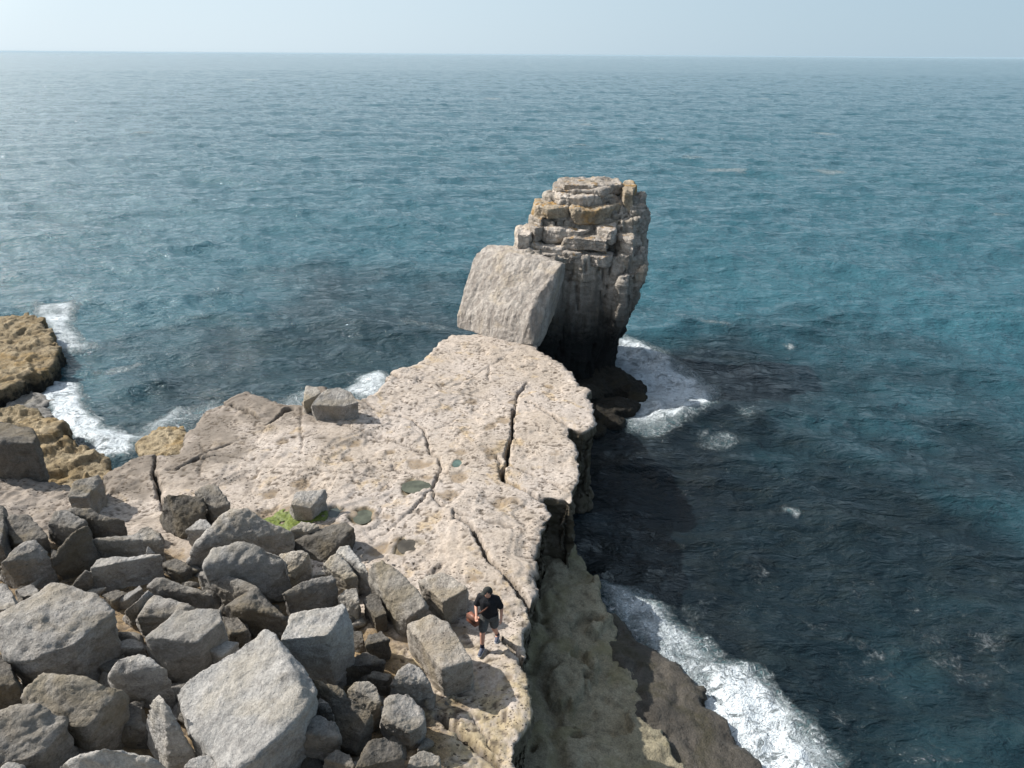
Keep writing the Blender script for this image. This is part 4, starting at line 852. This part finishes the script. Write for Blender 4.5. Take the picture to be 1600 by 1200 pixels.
TEAL = plain('turquoise_twine', (0.03, 0.42, 0.40), .6)
def tube(bm, pts, rad, seg=6, close=False):
    pts = [Vector(p) for p in pts]; rings = []
    for i, p in enumerate(pts):
        t = (pts[min(i + 1, len(pts) - 1)] - pts[max(i - 1, 0)]).normalized(); u = t.orthogonal().normalized(); v_ = t.cross(u)
        r = rad[i] if isinstance(rad, (list, tuple)) else rad
        rings.append([bm.verts.new(p + (u * math.cos(a) + v_ * math.sin(a)) * r) for a in [k * 2 * math.pi / seg for k in range(seg)]])
    for a, b in zip(rings, rings[1:]):
        for k in range(seg): bm.faces.new((a[k], a[(k + 1) % seg], b[(k + 1) % seg], b[k]))
    bm.faces.new(rings[0][::-1]); bm.faces.new(rings[-1])
bm = bmesh.new(); r = random.Random(3); c0 = Vector(at_z(505, 838, LEDGE + .05))
for k in range(5):
    p = c0 + Vector((r.uniform(-.08, .08), r.uniform(-.08, .08), .04)); pts = []
    for i in range(14):
        p = p + Vector((r.uniform(-.09, .09), r.uniform(-.09, .09), r.uniform(-.03, .03))); p = c0 + (p - c0) * .9; p.z = max(p.z, c0.z - .02); pts.append(p.copy())
    tube(bm, pts, .013)
tag(bm_obj('rope_tangle', bm, TEAL), 'small tangle of turquoise twine on the rock above the low brown outcrop', 'litter')

# ------------------------------------------------------------------ the walking person
SKIN = plain('skin', (0.52, 0.27, 0.19), .55, .4, .06, 30); BLACK = plain('black_cotton', (0.012, 0.013, 0.016), .85, .2, .25, 40); SHORT = plain('grey_cotton', (0.085, 0.085, 0.082), .85, .2, .2, 40)
SOCK = plain('navy_sock', (0.012, 0.016, 0.035), .9); SHOE = plain('grey_shoe', (0.10, 0.11, 0.15), .7); SOLE = plain('white_sole', (0.55, 0.56, 0.58), .6)
BAGM = plain('brown_leather', (0.20, 0.075, 0.045), .5, .4, .15, 20); CAPM = plain('dark_cap', (0.028, 0.030, 0.028), .9); HAIR = plain('brown_hair', (0.035, 0.022, 0.014), .8); EYE = plain('eye_white', (0.7, 0.68, 0.65), .3); STRAP = plain('strap_webbing', (0.10, 0.045, 0.03), .7); WHITE = plain('white_cloth', (0.75, 0.74, 0.78), .8)
def body_mesh(caps, vox, sm=3):
    """capsules (a, b, ra, rb) and balls (c, (rx,ry,rz)) -> one continuous surface"""
    bm = bmesh.new()
    for q in caps:
        if len(q) == 2:
            s_ = bmesh.ops.create_uvsphere(bm, u_segments=16, v_segments=10, radius=1)['verts']
            for v in s_: v.co = Vector((v.co.x * q[1][0], v.co.y * q[1][1], v.co.z * q[1][2])) + Vector(q[0])
        else:
            a, b, ra, rb = q; a, b = Vector(a), Vector(b); d = (b - a).normalized(); u = d.orthogonal().normalized(); w_ = d.cross(u); prof = []
            for k in range(5): t = math.pi / 2 * (1 - k / 4); prof.append((a - d * ra * math.sin(t), ra * math.cos(t)))
            for k in range(5): t = math.pi / 2 * k / 4; prof.append((b + d * rb * math.sin(t), rb * math.cos(t)))
            rings = [[bm.verts.new(c_ + (u * math.cos(x_) + w_ * math.sin(x_)) * max(rr_, 1e-4)) for x_ in [i * math.pi / 6 for i in range(12)]] for c_, rr_ in prof]
            for p_, n_ in zip(rings, rings[1:]):
                for i in range(12): bm.faces.new((p_[i], p_[(i + 1) % 12], n_[(i + 1) % 12], n_[i]))
            bm.faces.new(rings[0][::-1]); bm.faces.new(rings[-1])
    me = bpy.data.meshes.new('tmp'); bm.to_mesh(me); bm.free(); o = bpy.data.objects.new('tmp', me); C.objects.link(o)
    md = o.modifiers.new('r', 'REMESH'); md.mode = 'VOXEL'; md.voxel_size = vox
    sm_ = o.modifiers.new('s', 'SMOOTH'); sm_.iterations = sm; sm_.factor = .5
    out = bpy.data.meshes.new_from_object(o.evaluated_get(bpy.context.evaluated_depsgraph_get()))
    bpy.data.objects.remove(o); bpy.data.meshes.remove(me)
    out.polygons.foreach_set('use_smooth', np.ones(len(out.polygons), bool)); return out
fp = at_z(765, 1007, LEDGE - .02)
per = empty('person', (fp[0], fp[1], fp[2]), math.radians(-14))
per.scale = (1.0, 1.0, 1.0)
tag(per, 'person in black T-shirt, grey shorts and dark cap walking with a brown shoulder bag', 'person')
def pmesh(name, me, mat, parent=per):
    me.name = name; me.materials.clear(); me.materials.append(mat); o = bpy.data.objects.new(name, me); C.objects.link(o); o.parent = parent; return o
# faces -y; the person's right hand side is -x
hipR, hipL = (-.095, 0, .90), (.095, .02, .90)
kneeR, ankR = (-.11, -.20, .50), (-.105, -.245, .10)
kneeL, ankL = (.115, .03, .48), (.12, .24, .115)
shR, shL = (-.185, -.05, 1.43), (.185, -.04, 1.43)
elR, wrR = (-.29, -.06, 1.17), (-.22, -.27, 1.06)
elL, wrL = (.285, .02, 1.16), (.30, -.07, .92)
caps = [((0, .0, .92), (0, -.01, 1.12), .135, .135), ((-.05, 0, .92), (.05, .01, .92), .14, .14), ((0, -.02, 1.1), (0, -.04, 1.32), .13, .135), ((-.1, -.04, 1.36), (.1, -.03, 1.36), .115, .115), (shR, shL, .07, .07),
        ((0, -.05, 1.42), (0, -.075, 1.56), .062, .058), ((-.0, -.105, 1.655), (.078, .098, .115)), ((-.012, -.145, 1.60), (.055, .06, .06)), ((-.022, -.205, 1.625), (.014, .02, .022)),
        ((.075, -.10, 1.645), (.013, .022, .033)), ((-.078, -.10, 1.645), (.013, .022, .033)),
        (hipR, kneeR, .098, .062), (kneeR, ankR, .062, .040), (hipL, kneeL, .098, .062), (kneeL, ankL, .062, .040),
        ((-.11, -.175, .38), (-.107, -.22, .28), .058, .05), ((.117, .10, .36), (.118, .16, .26), .058, .05),
        (ankR, (-.115, -.36, .04), .045, .035), (ankL, (.13, .13, .045), .045, .036),
        (shR, elR, .056, .043), (elR, wrR, .043, .029), (shL, elL, .056, .043), (elL, wrL, .043, .029)]
def hand(wr, d, side, curl):
    wr, d = Vector(wr), Vector(d).normalized(); s = Vector(side).normalized(); n_ = d.cross(s)
    out = [(wr, wr + d * .07, .027, .026), (wr + d * .03 + s * .02, wr + d * .085 + s * .026, .02, .017), (wr + d * .03 - s * .02, wr + d * .08 - s * .026, .02, .016)]
    for k, (o_, L) in enumerate([(.03, .072), (.010, .082), (-.010, .076), (-.029, .06)]):
        a = wr + d * .085 + s * o_; b = a + (d + n_ * curl * .35) * L * .45; c_ = b + (d * .75 + n_ * curl) * L * .33; e_ = c_ + (d * .35 + n_ * curl * 1.2) * L * .28
        out += [(a, b, .0092, .0088), (b, c_, .0088, .008), (c_, e_, .008, .007)]
    a = wr + d * .025 + s * .03; b = a + (d * .6 + s * .6 + n_ * .3 * curl) * .045; e_ = b + (d * .9 + n_ * .4 * curl) * .035
    return out + [(a, b, .0125, .0105), (b, e_, .0105, .0085)]
caps += hand(wrR, (.25, -.75, -.45), (.9, .4, .1), 1.0) + hand(wrL, (.05, -.3, -.95), (-.3, -.95, .2), .6)
pmesh('body', body_mesh(caps, .0085, 2), SKIN)
shirt = [((0, .0, .97), (0, -.01, 1.12), .168, .162), ((-.055, 0, .95), (.055, .01, .95), .15, .15), ((-.045, -.02, 1.1), (-.045, -.045, 1.34), .158, .165), ((.045, -.02, 1.1), (.045, -.045, 1.34), .158, .165), ((-.1, -.04, 1.36), (.1, -.03, 1.36), .13, .13), (shR, shL, .085, .085),
         (shR, (-.268, -.055, 1.22), .078, .078), (shL, (.26, .0, 1.21), .078, .078)]
pmesh('t_shirt', body_mesh(shirt, .012, 2), BLACK)
shorts = [((-.06, 0, .90), (.06, .01, .90), .155, .155), (hipR, (-.106, -.155, .62), .118, .108), (hipL, (.108, .025, .62), .118, .108)]
pmesh('shorts', body_mesh(shorts, .012, 2), SHORT)
for k, (kn, an, toe, lift) in enumerate([(kneeR, ankR, (-.125, -.40, .045), 0), (kneeL, ankL, (.135, .085, .045), 0)]):
    a, kv = Vector(an), Vector(kn); up = (kv - a).normalized()
    so = pmesh('sock', body_mesh([(a - up * .02, a + up * .10, .05, .052)], .009, 1), SOCK)
    t = Vector(toe); heel = Vector((a.x, a.y + .05, .055))
    sh = pmesh('shoe', body_mesh([(heel, t, .048, .045), (heel, a + Vector((0, -.01, 0)), .05, .052), ((heel + t) / 2 + Vector((0, 0, .015)), t + Vector((0, .03, .012)), .05, .043)], .009, 2), SHOE)
    sl = pmesh('sole', body_mesh([(heel + Vector((0, .0, -.032)), t + Vector((0, -.005, -.022)), .050, .047)], .01, 1), SOLE, sh)
    for v in sl.data.vertices: v.co.z = min(v.co.z, .045); v.co.z = max(v.co.z, .0)
# head: cap, hair, beard, eyes; the head is turned towards the person's right and down
head = Vector((0, -.105, 1.655)); R = Matrix.Rotation(math.radians(-62), 4, 'Z') @ Matrix.Rotation(math.radians(16), 4, 'X')
def hd(p): return head + (R @ Vector(p))
bm = bmesh.new(); N = 20; rings = []
for k in range(7):
    t = math.pi / 2 * k / 6; rings.append([bm.verts.new(hd((.090 * math.cos(t) * math.cos(a) * (1 if k else 1.01), .110 * math.cos(t) * math.sin(a), .015 + .108 * math.sin(t)))) for a in [i * 2 * math.pi / N for i in range(N)]])
for p_, n_ in zip(rings, rings[1:]):
    for i in range(N): bm.faces.new((p_[i], p_[(i + 1) % N], n_[(i + 1) % N], n_[i]))
bmesh.ops.remove_doubles(bm, verts=bm.verts[:], dist=.001); cap_ = bm_obj('cap', bm, CAPM, per)
bm = bmesh.new(); top, bot = [], []
for i in range(13):
    a = math.pi * (1.14 + .72 * i / 12); 
    for rr_, zz in ((1.0, .02), (1.62, -.004)):
        x_, y_ = math.cos(a) * .088 * (1 if rr_ == 1 else 1.05), math.sin(a) * .108 * rr_
        top.append(bm.verts.new(hd((x_, y_, zz + .006)))); bot.append(bm.verts.new(hd((x_, y_, zz - .004))))
for i in range(12):
    a, b, c_, d = 2 * i, 2 * i + 1, 2 * i + 3, 2 * i + 2
    bm.faces.new((top[a], top[b], top[c_], top[d])); bm.faces.new((bot[d], bot[c_], bot[b], bot[a])); bm.faces.new((top[b], bot[b], bot[c_], top[c_]))
bm_obj('cap_brim', bm, CAPM, cap_)
pmesh('hair', body_mesh([(hd((0, .03, -.01)), (.084, .085, .075))], .01, 1), HAIR)
pmesh('beard', body_mesh([(hd((-.035, -.075, -.075)), hd((.035, -.075, -.075)), .026, .026), (hd((0, -.085, -.085)), hd((0, -.08, -.06)), .028, .022)], .008, 1), HAIR)
for s_ in (-1, 1): pmesh('eye', body_mesh([(hd((s_ * .032, -.092, -.012)), (.012, .010, .008))], .004, 0), EYE)
# crossbody bag on the person's right hip, strap over the left shoulder
bm = bmesh.new(); bmesh.ops.create_cube(bm, size=1)
for v in bm.verts: v.co = Vector((v.co.x * .15, v.co.y * .32, v.co.z * .22))
bmesh.ops.bevel(bm, geom=bm.edges[:], offset=.025, segments=3, affect='EDGES'); bag = bm_obj('shoulder_bag', bm, BAGM, per); bag.location = (-.32, -.21, .88); bag.rotation_euler = (0, .15, 1.0)
bm = bmesh.new(); bmesh.ops.create_cube(bm, size=1)
for v in bm.verts: v.co = Vector((v.co.x * .02 - .075, v.co.y * .31, v.co.z * .13 + .05))
bmesh.ops.bevel(bm, geom=bm.edges[:], offset=.008, segments=2, affect='EDGES'); bm_obj('flap', bm, STRAP, bag)
def strap(pts):
    bm = bmesh.new(); prev = None; P_ = [Vector(p) for p in pts]
    for i, p in enumerate(P_):
        t = (P_[min(i + 1, len(P_) - 1)] - P_[max(i - 1, 0)]).normalized(); n_ = Vector((p.x * .4, p.y + .03, .05)).normalized(); s_ = t.cross(n_).normalized() * .018; n_ = s_.cross(t).normalized() * .004
        q = [bm.verts.new(p + s_ + n_), bm.verts.new(p - s_ + n_), bm.verts.new(p - s_ - n_), bm.verts.new(p + s_ - n_)]
        if prev:
            for k in range(4): bm.faces.new((prev[k], prev[(k + 1) % 4], q[(k + 1) % 4], q[k]))
        prev = q
    return bm_obj('bag_strap', bm, STRAP, per)
strap([(-.24, -.2, 1.01), (-.14, -.185, 1.1), (-.02, -.205, 1.24), (.06, -.19, 1.38), (.10, -.10, 1.475), (.10, .0, 1.475), (.07, .085, 1.42), (-.02, .135, 1.28), (-.12, .15, 1.1), (-.2, .08, 1.0), (-.26, -.1, .98)])
# ------------------------------------------------------------------ the land behind the camera: quarried ground climbing away from the sea
xs = np.concatenate([np.arange(-70, 2.1, 1.2)]); ys = np.arange(-90, 4.3, 1.2); X, Y = np.meshgrid(xs, ys); P = np.c_[X.ravel(), Y.ravel()]; P3 = np.c_[P, np.zeros(len(P))]
z = 3.6 + 10.5 * sstep(2.5, -26, P[:, 1] + 5 * fbm(P3 * .06, 401, 3)) + 2.4 * fbm(P3 * .11, 405, 4) * sstep(3, -4, P[:, 1]) + .6 * fbm(P3 * .5, 409, 3) * sstep(3, 0, P[:, 1]) - 16 * sstep(-2.5, 2.2, P[:, 0] + 0.04 * P[:, 1] + 1.2 * fbm(P3 * .2, 407, 3)) * sstep(3.2, 1.0, P[:, 1])
z = np.minimum(z, 15.4); g = np.arange(len(P)).reshape(len(ys), -1)
F = np.stack([g[:-1, :-1], g[:-1, 1:], g[1:, 1:], g[1:, :-1]], -1).reshape(-1, 4)
LAND = rock_mat('quarry_ground', (0.20, 0.18, 0.12), (0.13, 0.125, 0.07), (0.07, 0.07, 0.04), (0.28, 0.25, 0.2), 0.6, scale=.25, rnd=False)
tag(mesh_obj('quarry_slope', np.c_[P, z], F, LAND), kind='structure')

# ------------------------------------------------------------------ sea haze: one closed box of thin air round everything below the sky
bm = bmesh.new(); bmesh.ops.create_cube(bm, size=1)
for v in bm.verts: v.co = Vector((v.co.x * 40000, v.co.y * 40000 + 0, v.co.z * 20.5 + 7.25))
hm = bpy.data.materials.new('sea_haze'); hm.use_nodes = True; t = hm.node_tree; t.nodes.clear()
pv = t.nodes.new('ShaderNodeVolumePrincipled'); pv.inputs['Color'].default_value = (0.52, 0.70, 0.82, 1); pv.inputs['Density'].default_value = 0.00006; pv.inputs['Anisotropy'].default_value = 0.0
ou = t.nodes.new('ShaderNodeOutputMaterial'); t.links.new(pv.outputs[0], ou.inputs['Volume'])
tag(bm_obj('haze', bm, hm, smooth=False), kind='stuff')
